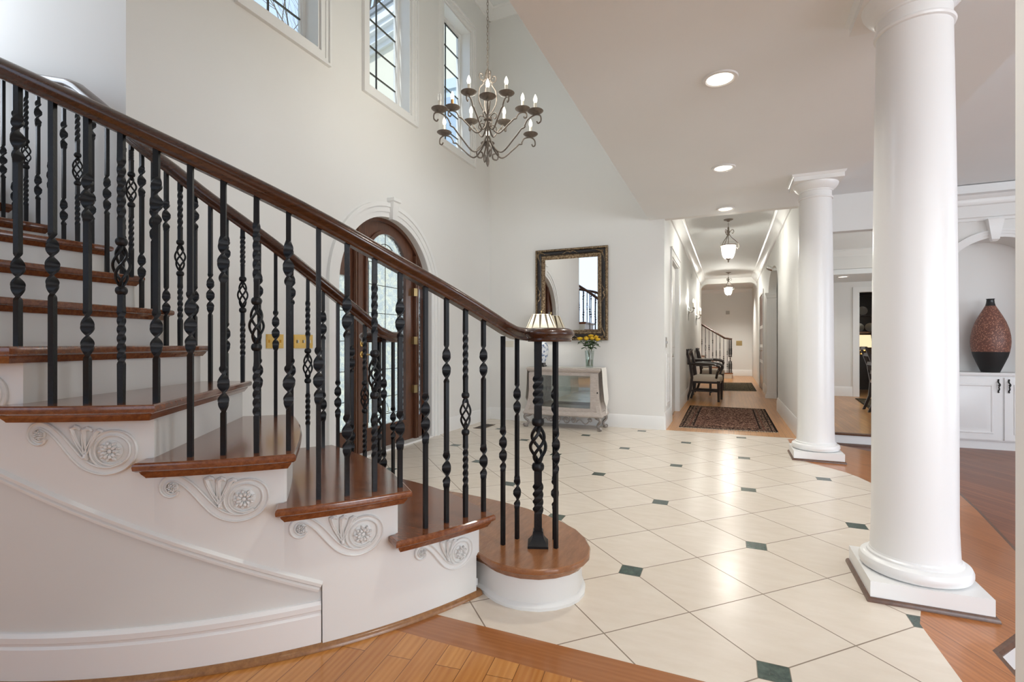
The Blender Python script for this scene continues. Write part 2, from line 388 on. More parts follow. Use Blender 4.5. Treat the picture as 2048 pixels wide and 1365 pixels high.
# rounded header at the end of the hall
hd = MB(); cr = .18
pts = [(-.72, HH - .14 - cr)] + [(-.72 + cr - cr*math.cos(PI/2*k/8), HH - .14 - cr + cr*math.sin(PI/2*k/8)) for k in range(1, 9)] + [(.72 - cr + cr*math.sin(PI/2*k/8), HH - .14 - cr + cr*math.cos(PI/2*k/8)) for k in range(9)]
for (x0, z0), (x1, z1) in zip(pts[:-1], pts[1:]):
    if abs(x1 - x0) > 1e-6:
        hd.add([(x0,15.2,z0),(x1,15.2,z1),(x1,15.4,z1),(x0,15.4,z0),(x0,15.2,HH),(x1,15.2,HH),(x1,15.4,HH),(x0,15.4,HH)], [(0,1,2,3),(4,7,6,5),(0,4,5,1),(2,6,7,3)])
ob('wall_header_arch', hd, M_wall, kind=S)
# room beyond the hall arch
ob('wall_closet', MB().box(-1.0, 7.0, 0, -.95, 8.4, HH).box(-.95, 7.0, 0, -.84, 7.05, HH).box(-.95, 8.35, 0, -.84, 8.4, HH), M_wall, kind=S)
ob('wall_arch_room', MB().box(.86, 11.2, 0, 1.0, 11.3, HH).box(.98, 7.1, 0, 1.06, 11.2, HH), M_wall, kind=S)
# wall end between hall and dining room, dining room opening
ob('wall_pier', MB().box(.86, YB, -.15, .98, 7.15, 2.84), M_wall, kind=S)
ob('wall_header_dining', MB().box(.98, 7.02, 2.40, 2.02, 7.15, 2.90), M_wall, kind=S)
ob('trim_4', MB().box(.98, 7.03, -.15, 2.02, 7.05, -.03), M_trim, kind=S)
ob('trim_5', MB().sweep([(.98, 7.03, -.015), (2.02, 7.03, -.015)], [(0.018, .014), (.024, 0), (.018, -.014), (-.03, -.014), (-.03, .014)]), M_darkshoe, kind=S)
ob('trim_6', MB().box(.98, 7.005, -.15, 2.02, 7.03, -.125), M_darkshoe, kind=S)
# dining room rear
ob('wall_header_passage', MB().box(1.06, 10.6, 2.405, 6.3, 10.74, 2.74), M_wall, kind=S)
DX0, DX1 = 2.40, 3.35
dn = MB().box(1.0, 11.97, 0, DX0, 12.1, 2.31).box(DX1, 11.97, 0, 6.3, 12.1, 2.31).box(DX0, 11.97, 2.10, DX1, 12.1, 2.31)
ob('wall_dining_back', dn, M_wall, kind=S)
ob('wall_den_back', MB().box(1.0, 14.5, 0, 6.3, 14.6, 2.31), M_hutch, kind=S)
# built-in wall (living room, far side) with arched niche
BY = 7.37
NX, NR, NS = 2.80, .50, 1.765
bw = MB(); bw.box(2.02, BY, .727, NX - NR, BY + .35, NS); bw.box(NX + NR, BY, .727, 6.2, BY + .35, NS)
bw.box(2.02, BY, NS, NX - NR, BY + .35, 2.84); bw.box(NX + NR, BY, NS, 6.2, BY + .35, 2.84)
a3 = [(NX - NR*math.cos(PI*k/32), NS + NR*math.sin(PI*k/32)) for k in range(33)]
for (x0, z0), (x1, z1) in zip(a3[:-1], a3[1:]):
    bw.add([(x0,BY,z0),(x1,BY,z1),(x1,BY+.35,z1),(x0,BY+.35,z0),(x0,BY,2.84),(x1,BY,2.84),(x1,BY+.35,2.84),(x0,BY+.35,2.84)], [(0,1,2,3),(4,7,6,5),(0,4,5,1),(2,6,7,3)])
bw.box(2.02, BY + .35, -.15, 6.2, BY + .42, 2.84)
bw.box(1.98, 7.02, -.15, 2.02, BY + .42, 2.84)
ob('wall_niche', bw, M_wall, kind=S)
# niche archivolt with keystone, and entablature above
av = MB()
for k0, (ra, rb, pr) in enumerate([(NR, NR + .035, .018), (NR + .035, NR + .07, .03), (NR + .07, NR + .085, .04)]):
    rings = []
    for k in range(33):
        c, s_ = -math.cos(PI*k/32), math.sin(PI*k/32)
        rings.append([(NX + ra*c, BY - pr, NS + ra*s_), (NX + rb*c, BY - pr, NS + rb*s_), (NX + rb*c, BY, NS + rb*s_), (NX + ra*c, BY, NS + ra*s_)])
    av.loft(rings)
ks = MB().loft([[(2.755 - a, BY - p, z), (2.755 + a, BY - p, z), (2.755 + a, BY, z), (2.755 - a, BY, z)] for a, p, z in [(.02, .045, 2.215), (.034, .07, 2.235), (.040, .07, 2.27), (.070, .085, 2.45), (.078, .09, 2.465)]])
av.add(ks.v, ks.f)
ob('trim_7', av, M_trim, kind=S)
en = MB().loft([[(x, BY - p, z) for p, z in [(0, 2.46), (.03, 2.46), (.03, 2.49), (.05, 2.50), (.05, 2.63), (.07, 2.64), (.085, 2.68), (.085, 2.70), (.12, 2.73), (.14, 2.80), (.15, 2.84), (0, 2.84)]] for x in (2.02, 6.2)])
ob('trim_8', en, M_trim, kind=S)
# near wall end at the right, and outer walls with daylight windows behind the camera
ob('wall_right', MB().box(.632, -3.2, -.15, .80, .10, 2.84).box(.632, 1.25, -.15, .80, 1.58, 2.84).box(.632, .10, 2.25, .80, 1.25, 2.84), M_trim, kind=S)  # the low opening is added to let light reach the stringer
ob('floor_added_opening', MB().box(.63, .0, -.05, .83, 1.515, -.0008), M_oak, kind=S)  # floor strip of the added opening
def wall_x(name, x0, x1, y0, y1, z0, z1, holes):      # wall normal to X with (ya, yb, za, zb) holes
    m = MB(); ys = sorted({y0, y1} | {h[0] for h in holes} | {h[1] for h in holes})
    for a, b in zip(ys[:-1], ys[1:]):
        hs = sorted([h for h in holes if h[0] <= a and h[1] >= b], key=lambda h: h[2]); z = z0
        for h in hs: m.box(x0, a, z, x1, b, h[2]); z = h[3]
        m.box(x0, a, z, x1, b, z1)
    ob(name, m, M_wall, kind=S)
def wall_y(name, y0, y1, x0, x1, z0, z1, holes):
    m = MB(); xs = sorted({x0, x1} | {h[0] for h in holes} | {h[1] for h in holes})
    for a, b in zip(xs[:-1], xs[1:]):
        hs = sorted([h for h in holes if h[0] <= a and h[1] >= b], key=lambda h: h[2]); z = z0
        for h in hs: m.box(a, y0, z, b, y1, h[2]); z = h[3]
        m.box(a, y0, z, b, y1, z1)
    ob(name, m, M_wall, kind=S)
wall_x('wall_west', -5.8, -5.6, -3.4, 1.93, 0, UH, [(.05, 1.55, 1.9, 4.9)])
wall_y('wall_south', -3.4, -3.2, -5.6, .8, 0, UH, [(-4.6, -2.2, .9, 4.4), (-1.6, .2, .5, 2.3)])
wall_y('wall_south_living', -3.4, -3.2, .8, 6.3, -.15, 2.84, [(2.0, 5.4, .4, 2.4)])
wall_x('wall_east', 6.2, 6.4, -3.4, 14.6, -.15, 2.84, [(-3.0, -1.0, .3, 2.4), (2.2, 5.4, .3, 2.4), (8.0, 10.0, .8, 2.2)])  # front opening is added for the fill lamp

# ------------------------------------------------------------------ baseboards, crowns
BBP = [(0, 0), (.018, 0), (.018, .125), (.012, .14), (.010, .155), (.004, .165), (0, .165)]
def base(name, pts, m=None, h=1):
    ob(name, MB().sweep([(x, y, 0) for x, y in pts], [(a, b*h) for a, b in BBP]), m or M_trim, kind=S)
base('baseboard_back', [(-3.10, YB), (-.72, YB)])
base('baseboard_left', [(XW, 5.0), (XW, YB)])
base('baseboard_left_front', [(XW, 1.71), (XW, 3.22)])
base('baseboard_hall_left', [(-.72, YB), (-.72, LD0 - .11)][::-1][::-1], h=1.25)
base('baseboard_hall_left_far', [(-.72, LD1 + .11), (-.72, 15.45)], h=1.25)
base('baseboard_hall_right', [(.72, AY0), (.72, YB)], h=1.25)
base('baseboard_hall_right_far', [(.72, RD0 - .1), (.72, AY1)], h=1.25)
base('baseboard_pier', [(.72, YB), (.98, YB)][::-1][::-1], h=1.25)
base('baseboard_hall_end', [(-3.0, 18.3), (.72, 18.3)], h=1.25)
base('baseboard_dining', [(1.0, 11.97), (DX0 - .1, 11.97)], h=1.2)
CRP = [(0, 0), (.012, 0), (.016, -.0), (.022, .02), (.03, .03), (.075, .085), (.08, .1), (.09, .105), (.1, .115), (.1, .125), (0, .125)]
def crown(name, pts, z, s=1.0): ob(name, MB().sweep([(x, y, z) for x, y in pts], [(a*s, b*s) for a, b in CRP]), M_trim, kind=S)
crown('trim_9', [(-.72, YB + .1), (-.72, 15.2)], HH - .165, 1.32)
crown('trim_10', [(.72, 15.2), (.72, YB + .1)], HH - .165, 1.32)
crown('trim_11', [(-3.0, 18.3), (.72, 18.3)], HH - .125)
crown('trim_12', [(-3.1, YB), (-.9, YB)], UH - .14, 1.12)
crown('trim_13', [(XW, 1.71), (XW, YB)], UH - .14, 1.12)
crown('trim_14', [(1.06, 10.6), (6.2, 10.6)], 2.74 - .115, .92)
# dark quarter-round where the back hall wall meets tile
ob('trim_15', MB().box(.70, YB - .035, 0, .98, YB - .018, .02), M_darkshoe, kind=S)

# ------------------------------------------------------------------ entrance door
XD = XW - .08
def archpoly(y0, y1, z0, zs, zt=None, n=24):
    c = (y0 + y1)/2; r = (y1 - y0)/2; h = (zt - zs) if zt else r
    return [(y0, z0), (y1, z0)] + [(c + r*math.cos(PI*k/n), zs + h*math.sin(PI*k/n)) for k in range(n + 1)]
def yz_ring(mb, outer, inner, x0, x1):
    """frame between two outlines with the same number of points."""
    mb.loft([[(x0, a[0], a[1]), (x1, a[0], a[1]), (x1, b[0], b[1]), (x0, b[0], b[1])] for a, b in zip(outer, inner)], closed=True)
def yz_plate(mb, poly, x0, x1):
    n = len(poly)
    mb.add([(x0, y, z) for y, z in poly] + [(x1, y, z) for y, z in poly], [tuple(range(n))[::-1], tuple(range(n, 2*n))] + [(i, (i+1) % n, n + (i+1) % n, n + i) for i in range(n)])
def capz(y, r=DR): return DS + math.sqrt(max(0, r*r - (y - DC)**2))
door = empty('door_1', (XD, DC, 0), 'dark mahogany arched front door with etched oval-topped glass in the white wall', 'door', kind='structure')
cs = MB()
for (ra, rb, pr) in [(0, .05, .012), (.05, .10, .022), (.10, .14, .034)]:
    pts = lambda r: [(DC - r, 0), (DC - r, DS)] + [(DC - r*math.cos(PI*k/40), DS + r*math.sin(PI*k/40)) for k in range(1, 40)] + [(DC + r, DS), (DC + r, 0)]
    cs.loft([[(XW, a[0], a[1]), (XW + pr, a[0], a[1]), (XW + pr, b[0], b[1]), (XW, b[0], b[1])] for a, b in zip(pts(DR + ra), pts(DR + rb))])
ob('casing', cs, M_trim, door, 'white moulded arched casing')
kk = MB().loft([[(XW, DC - a, z), (XW + p, DC - a, z), (XW + p, DC + a, z), (XW, DC + a, z)] for a, p, z in [(.035, .05, DS + DR - .02), (.05, .07, DS + DR + .15), (.062, .085, DS + DR + .16), (.062, .085, DS + DR + .19)]])
ob('keystone', kk, M_trim, door, 'white wedge keystone')
# frame: jamb arch and two mullion posts
fr = MB(); i_ = .035
outer = [(DC - DR, 0), (DC - DR, DS)] + [(DC - DR*math.cos(PI*k/40), DS + DR*math.sin(PI*k/40)) for k in range(1, 40)] + [(DC + DR, DS), (DC + DR, 0)]
rr = DR - i_
inner = [(DC - rr, 0), (DC - rr, DS)] + [(DC - rr*math.cos(PI*k/40), DS + rr*math.sin(PI*k/40)) for k in range(1, 40)] + [(DC + rr, DS), (DC + rr, 0)]
fr.loft([[(XD - .07, a[0], a[1]), (XD + .02, a[0], a[1]), (XD + .02, b[0], b[1]), (XD - .07, b[0], b[1])] for a, b in zip(outer, inner)])
LY0, LY1 = 3.715, 4.607
for y0, y1 in ((LY0 - .075, LY0 - .004), (LY1 + .004, LY1 + .075)):
    zt = min(capz(y0), capz(y1)) - .01
    fr.box(XD - .06, y0, 0, XD + .025, y1, zt)
    for g in (.018, .05): fr.box(XD + .025, y0 + g - .007, 0, XD + .032, y0 + g + .007, zt)
ob('frame', fr, M_door, door)
ob('threshold', MB().box(XD - .1, DC - DR, 0, XW + .03, DC + DR, .018), M_white, door, 'pale threshold strip')
# leaf with arched glass opening
lf = MB(); gy0, gy1, gz0, gzs, gzt = 3.84, 4.46, .24, 1.86, 2.17
hole = archpoly(gy0, gy1, gz0, gzs, gzt, 28)
def proj(p):
    y, z = p
    if z <= gz0 + 1e-6: return (LY0 if y < DC else LY1, .02)
    if z <= gzs + 1e-6: return (LY0 if y < DC else LY1, z)
    t = math.atan2((z - gzs)/(gzt - gzs), (y - (gy0+gy1)/2)/((gy1-gy0)/2))
    yy = (LY0 + LY1)/2 + (LY1 - LY0)/2*math.cos(t)
    return (yy, max(z, capz(yy) - .037))
out = [proj(p) for p in hole]
yz_ring(lf, out, hole, XD - .05, XD - .005)
ob('leaf', lf, M_door, door)
def grow(poly, d):
    c = (sum(p[0] for p in poly)/len(poly), sum(p[1] for p in poly)/len(poly)); o = []
    ymin = min(p[0] for p in poly); ymax = max(p[0] for p in poly); zmin = min(p[1] for p in poly); zmax = max(p[1] for p in poly)
    cy, cz = (ymin+ymax)/2, (zmin+zmax)/2; sy = (ymax-ymin)/2; sz = (zmax-zmin)/2
    return [(cy + (y-cy)*(sy+d)/sy, cz + (z-cz)*(sz+d)/sz) for y, z in poly]
bd = MB(); yz_ring(bd, grow(hole, .028), grow(hole, -.006), XD - .01, XD + .012)
ob('glass_moulding', bd, M_door, door)
gp = MB(); yz_plate(gp, hole, XD - .034, XD - .026); glass = ob('glass_pane', gp, M_frost, door, 'etched leaded glass')
M_lead = mat('lead_came', (.10, .095, .08), .4, .8)
cm = MB()
def came(y0, z0, y1, z1, r=.0035): cm.tube([(XD - .022, y0, z0), (XD - .022, y1, z1)], r, 6)
gc = (gy0 + gy1)/2
yz_ring(cm, grow(hole, -.10), grow(hole, -.107), XD - .024, XD - .018)
came(gc, gz0, gc, gzt)
for y in (gy0 + .055, gy1 - .055): came(y, gz0 + .05, y, gzs)
for z in (.52, .80, 1.08, 1.36, 1.64, 1.86): came(gy0, z, gy1, z)
rings = archpoly(gy0 + .17, gy1 - .17, gzs - .05, gzs - .05, gzt - .15, 20)[2:]
cm.tube([(XD - .022, y, z) for y, z in rings], .0035, 6)
for sgn in (-1, 1):
    cm.tube([(XD - .022, gc + sgn*(.02 + .035*math.sin(t)), .34 + .09*t/PI + .02*math.cos(2*t)) for t in [PI*k/10 for k in range(11)]], .003, 6)
ob('lead_came', cm, M_lead, glass)
# sidelights
for nm, y0, y1 in (('l', DC - rr, LY0 - .075), ('r', LY1 + .075, DC + rr)):
    g0, g1 = y0 + .03, y1 - .028; m = MB(); zt = min(capz(g0, rr), capz(g1, rr)) - .10; zz = min(capz(y0, rr - .02) if nm == 'r' else capz(y1, rr - .02), capz(y1, rr - .02) if nm == 'r' else 9)
    m.box(XD - .05, y0, .02, XD, g0, max(.5, capz(y0, rr) - .005)); m.box(XD - .05, g1, .02, XD, y1, max(.5, capz(y1, rr) - .005)); m.box(XD - .05, y0, .02, XD, y1, .26)
    top = [(g0, zt), (g1, zt), (g1, capz(g1, rr) - .004), (g0, capz(g0, rr) - .004)]
    yz_plate(m, top, XD - .05, XD)
    s_ = ob('sidelight', m, M_door, door)
    p = MB(); p.box(XD - .034, g0, .26, XD - .026, g1, zt); ob('glass_pane', p, M_frost, s_)
    cm = MB()
    for z in (.52, .80, 1.08, 1.36): came(g0, z, g1, z) if z < zt else None
    came(g0 + .035, .26, g0 + .035, zt); ob('lead_came', cm, M_lead, s_)
for z in (.52, 1.05, 1.58):
    ob('hinge', MB().box(XD - .004, LY1 - .03, z, XD + .034, LY1 + .035, z + .085), M_brassdull, door)
for z in (.955, 1.06):
    k = MB().lathe([(0, 0), (.032, 0), (.030, .006), (.018, .010), (.016, .02), (0, .021)], n=24); k.xf(Matrix.Translation((XD - .005, 3.775, z)) @ Matrix.Rotation(R(90), 4, 'Y'))
    ob('deadbolt', k, M_brass, door, 'round brass lock rose')
k = MB().tube([(XD + .005, 3.775, .955), (XD + .05, 3.775, .955), (XD + .052, 3.79, .955), (XD + .052, 3.85, .95), (XD + .045, 3.87, .945)], [.008, .008, .008, .007, .005], 8)
ob('lever_handle', k, M_brassdull, door)

# ------------------------------------------------------------------ windows
for i, (y0, y1) in enumerate(WIN):
    wd = empty('window_%d' % (i + 1), (XW, (y0 + y1)/2, WZ0), ['tall leaded window high above the stairs, showing bare branches', 'tall leaded window high above the front door, middle of three', 'tall leaded window high beside the room corner, behind the chandelier'][i], 'window', kind='structure')
    m = MB()
    def rect(d): return [(y0 - d, WZ0 - d), (y1 + d, WZ0 - d), (y1 + d, WZ1 + d), (y0 - d, WZ1 + d)]
    for a, b, p in ((0, .045, .012), (.045, .075, .02), (.075, .095, .034)): yz_ring(m, rect(b), rect(a), XW, XW + p)
    ob('casing', m, M_trim, wd)
    m = MB(); yz_ring(m, rect(-.002), rect(-.02), XW - .21, XW - .005); yz_ring(m, rect(-.02), rect(-.055), XW - .185, XW - .14); yz_ring(m, rect(-.055), rect(-.065), XW - .18, XW - .155)
    ob('sash', m, M_trim, wd)
    m = MB().box(XW - .166, y0 + .06, WZ0 + .06, XW - .160, y1 - .06, WZ1 - .06); g = ob('pane', m, M_glass, wd)
    m = MB(); yc = (y0 + y1)/2 - .03
    m.box(XW - .170, yc - .005, WZ0 + .06, XW - .155, yc + .005, WZ1 - .06)
    z = WZ0 + .06 + .20
    while z < WZ1 - .07: m.box(XW - .170, y0 + .06, z - .005, XW - .155, y1 - .06, z + .005); z += .266
    ob('lead_came', m, M_lead, g)

# ------------------------------------------------------------------ staircase
SC = (-2.74, 2.54); RISE = .174; STEP = 11.25; TH2 = 340.0
RO, RI = 1.98, .965        # tread ends
RSO, RSI = 1.90, .995      # stringer faces
RBO, RBI = 1.913, 1.03     # baluster lines
THL = 268.0                # below this angle the flight runs straight
def pol(r, a): return (SC[0] + r*math.cos(R(a)), SC[1] + r*math.sin(R(a)))
XL = pol(1, THL)[0]
def path(r, a):
    """point at radius r and angle a; past THL the flight runs straight on towards -x (1 degree = .0349 m)"""
    if a >= THL: return pol(r, a)
    d = (THL - a)*.0349; p = pol(r, THL); t = (math.sin(R(THL)), -math.cos(R(THL)))
    return (p[0] + t[0]*d, p[1] + t[1]*d)
# front angle of every tread
FA = {n: TH2 - STEP*(n - 2) for n in range(2, 9)}
FA[9] = 262.3; a_ = 244.0
FA[10] = 244.4
for k in range(11, 17): FA[k] = 244.4 - 12.9 - 8.0*(k - 11)
FA[17] = FA[16] - 8
BUL = {2: .075, 3: .055, 4: .028}
def zn(n): return RISE*n
def front(n, off, r0, r1, k=14):
    """nosing line of tread n moved back by off metres, from radius r0 to r1"""
    o = []
    for i in range(k + 1):
        s = i/k; r = r0 + (r1 - r0)*s
        b = BUL.get(n, 0)*math.sin(PI*max(0, min(1, (r - RI)/(RO - RI))))
        mid = max(.3, r)
        o.append(path(r, FA[n] + math.degrees((b - off)/mid)) if FA[n] >= THL else path(r, FA[n] + (b - off)/.0349))
    return o
stair = empty('staircase', (-1.9, 1.6, 0), 'curved open staircase with mahogany treads, white risers and scrolled stringer', 'staircase')
def arcpts(r, a0, a1, n=10): return [path(r, a0 + (a1 - a0)*k/n) for k in range(n + 1)]
NOSE = lambda z: [(z, .007), (z - .004, .0015), (z - .012, 0), (z - .022, .0015), (z - .027, .008), (z - .029, .014), (z - .036, .017), (z - .046, .024), (z - .050, .026)][::-1]
for n in range(2, 16):
    f = front(n, 0, RI, RO)
    back = front(n + 1, .045, RI, RSO + .001)
    dg = lambda m_, r: math.degrees(m_/r) if n < 8 else m_/.0349
    ret = FA[n+1] - dg(.062, RO)
    poly = f + arcpts(RO, FA[n], ret, 9)[1:] + [path(RSO + .001, ret)] + back[::-1] + arcpts(RI, FA[n+1] - dg(.045, RI), FA[n], 8)[1:-1]
    area = sum(a[0]*b[1] - b[0]*a[1] for a, b in zip(poly, poly[1:] + poly[:1]))
    if area < 0: poly = poly[::-1]
    ob('tread', MB().levels(poly, NOSE(zn(n))), M_tread, stair)
    a = front(n, .035, RSI + .005, RSO - .005); b = front(n, .055, RSI + .005, RSO - .005)
    m = MB(); zb = zn(n - 1) - .01 if n > 2 else zn(1) - .01
    m.loft([[(p[0], p[1], zb), (q[0], q[1], zb), (q[0], q[1], zn(n) - .03), (p[0], p[1], zn(n) - .03)] for p, q in zip(a, b)])
    ob('riser', m, M_stair_white, stair)
# first tread with a rounded end around each newel
near = [(-.955, 1.862), (-.92, 1.838), (-.875, 1.815), (-.82, 1.800), (-.75, 1.797), (-.672, 1.818), (-.61, 1.86), (-.563, 1.915), (-.538, 1.97), (-.530, 2.036), (-.548, 2.12), (-.592, 2.21), (-.66, 2.295), (-.758, 2.37), (-.86, 2.43), (-.985, 2.484), (-1.13, 2.53), (-1.297, 2.567), (-1.42, 2.585), (-1.532, 2.595), (-1.70, 2.60), (-1.85, 2.585), (-1.96, 2.54), (-2.04, 2.46), (-2.07, 2.36), (-2.05, 2.26), (-1.98, 2.18), (-1.90, 2.15)]
poly1 = near + front(2, .06, RI, RSO - .06)
area = sum(a[0]*b[1] - b[0]*a[1] for a, b in zip(poly1, poly1[1:] + poly1[:1]))
poly1 = poly1 if area > 0 else poly1[::-1]
ob('tread', MB().levels(poly1, NOSE(zn(1))), M_tread1, stair, 'wide bottom tread with rounded end')
ob('riser', MB().levels(poly1, [(0, .022), (.012, .022), (.02, .028), (.026, .036), (zn(1) - .03, .036)]), M_stair_white, stair, 'rounded white riser of the bottom step')
# outer stringer (sawtooth) with scroll brackets, panel moulding and the curved wall below it
def zlow(a): return .234 + .01555*(320.0 - a)
st = MB(); angs = []
for n in range(2, 9):
    a0 = FA[n] - math.degrees(.035/RSO); a1 = FA[n+1] - math.degrees(.035/RSO)
    for k in range(7): angs.append((a0 + (a1 - a0)*k/6, n))
angs += [(a1 - (a1 - THL + 5)*k/3, 8) for k in range(1, 1)]
rings = []
for a, n in angs:
    lo = 0.0 if a > 320.05 else zlow(a) - .0; hi = zn(n) - .03
    p, q = path(RSO, a), path(RSO - .03, a)
    rings.append([(p[0], p[1], lo), (p[0], p[1], hi), (q[0], q[1], hi), (q[0], q[1], lo)])
out_r = []
for i, r in enumerate(rings):
    if i and angs[i-1][0] > 320.05 >= angs[i][0]:
        a = 320.04; n = angs[i-1][1]
        for aa in (320.06, 320.04):
            p, q = path(RSO, aa), path(RSO - .03, aa); lo = 0 if aa > 320.05 else zlow(aa); hi = zn(n) - .03
            out_r.append([(p[0], p[1], lo), (p[0], p[1], hi), (q[0], q[1], hi), (q[0], q[1], lo)])
    out_r.append(r)
st.loft(out_r); ob('stringer', st, M_stair_white, stair, ang=50)
# straight and inner stringers
si = MB(); rings = []
for n in range(2, 16):
    a0 = FA[n] - (math.degrees(.035/RSI) if n < 9 else 1); a1 = FA[n+1] - (math.degrees(.035/RSI) if n < 8 else 1)
    for k in range(7):
        a = a0 + (a1 - a0)*k/6; p, q = path(RSI, a), path(RSI + .03, a)
        rings.append([(p[0], p[1], max(0, zn(n) - .42)), (p[0], p[1], zn(n) - .03), (q[0], q[1], zn(n) - .03), (q[0], q[1], max(0, zn(n) - .42))])
si.loft(rings); ob('stringer', si, M_stair_white, stair, ang=50)
so = MB(); rings = []
for n in range(8, 16):
    a0 = FA[n] - 1; a1 = FA[n+1] - 1
    for k in range(5):
        a = a0 + (a1 - a0)*k/4; p, q = path(RSO - .001, a), path(RSO - .031, a)
        rings.append([(p[0], p[1], zn(n) - .55), (p[0], p[1], zn(n) - .03), (q[0], q[1], zn(n) - .03), (q[0], q[1], zn(n) - .55)])
so.loft(rings); ob('stringer', so, M_stair_white, stair, ang=50)
# sloped underside between the stringers
sf = MB(); rings = []
for n in range(2, 16):
    a = FA[n]; p, q = path(RSO - .03, a), path(RSI + .03, a); z = max(.02, zn(n) - .40)
    rings.append([(p[0], p[1], z), (q[0], q[1], z), (q[0], q[1], z + .03), (p[0], p[1], z + .03)])
sf.loft(rings); ob('underside', sf, M_stair_white, stair)
# panel moulding along the stringer's lower edge
pm = MB().sweep([(*path(RSO - .004, a), zlow(a) - .016) for a in [319.9 - k*1.3 for k in range(0, 42)]][::-1], [(-.006, -.024), (.006, -.022), (.007, -.014), (.002, -.008), (.013, -.002), (.014, .008), (.007, .014), (.0, .018), (-.006, .018)])
ob('panel_moulding', pm, M_stair_white, stair)
RW = RSO - .016
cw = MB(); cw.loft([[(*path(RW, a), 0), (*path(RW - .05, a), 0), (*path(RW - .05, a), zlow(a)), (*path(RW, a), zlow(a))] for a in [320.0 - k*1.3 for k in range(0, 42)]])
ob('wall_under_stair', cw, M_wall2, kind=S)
bb = [(-.01, 0), (.012, 0), (.012, .115), (.006, .122), (.007, .13), (.014, .135), (.014, .152), (.006, .162), (-.01, .165)]
ob('baseboard_stair', MB().sweep([(*path(RW, a), 0) for a in [319.95 - k*1.3 for k in range(0, 42)]][::-1], bb), M_trim, kind=S)
ob('trim_16', MB().sweep([(*path(RSO - .002, a), 0) for a in [339.6 - k*1.2 for k in range(0, 60)]][::-1], [(-.02, 0), (.017, 0), (.016, .008), (.010, .016), (0, .021), (-.02, .021)]), M_shoe, kind=S)

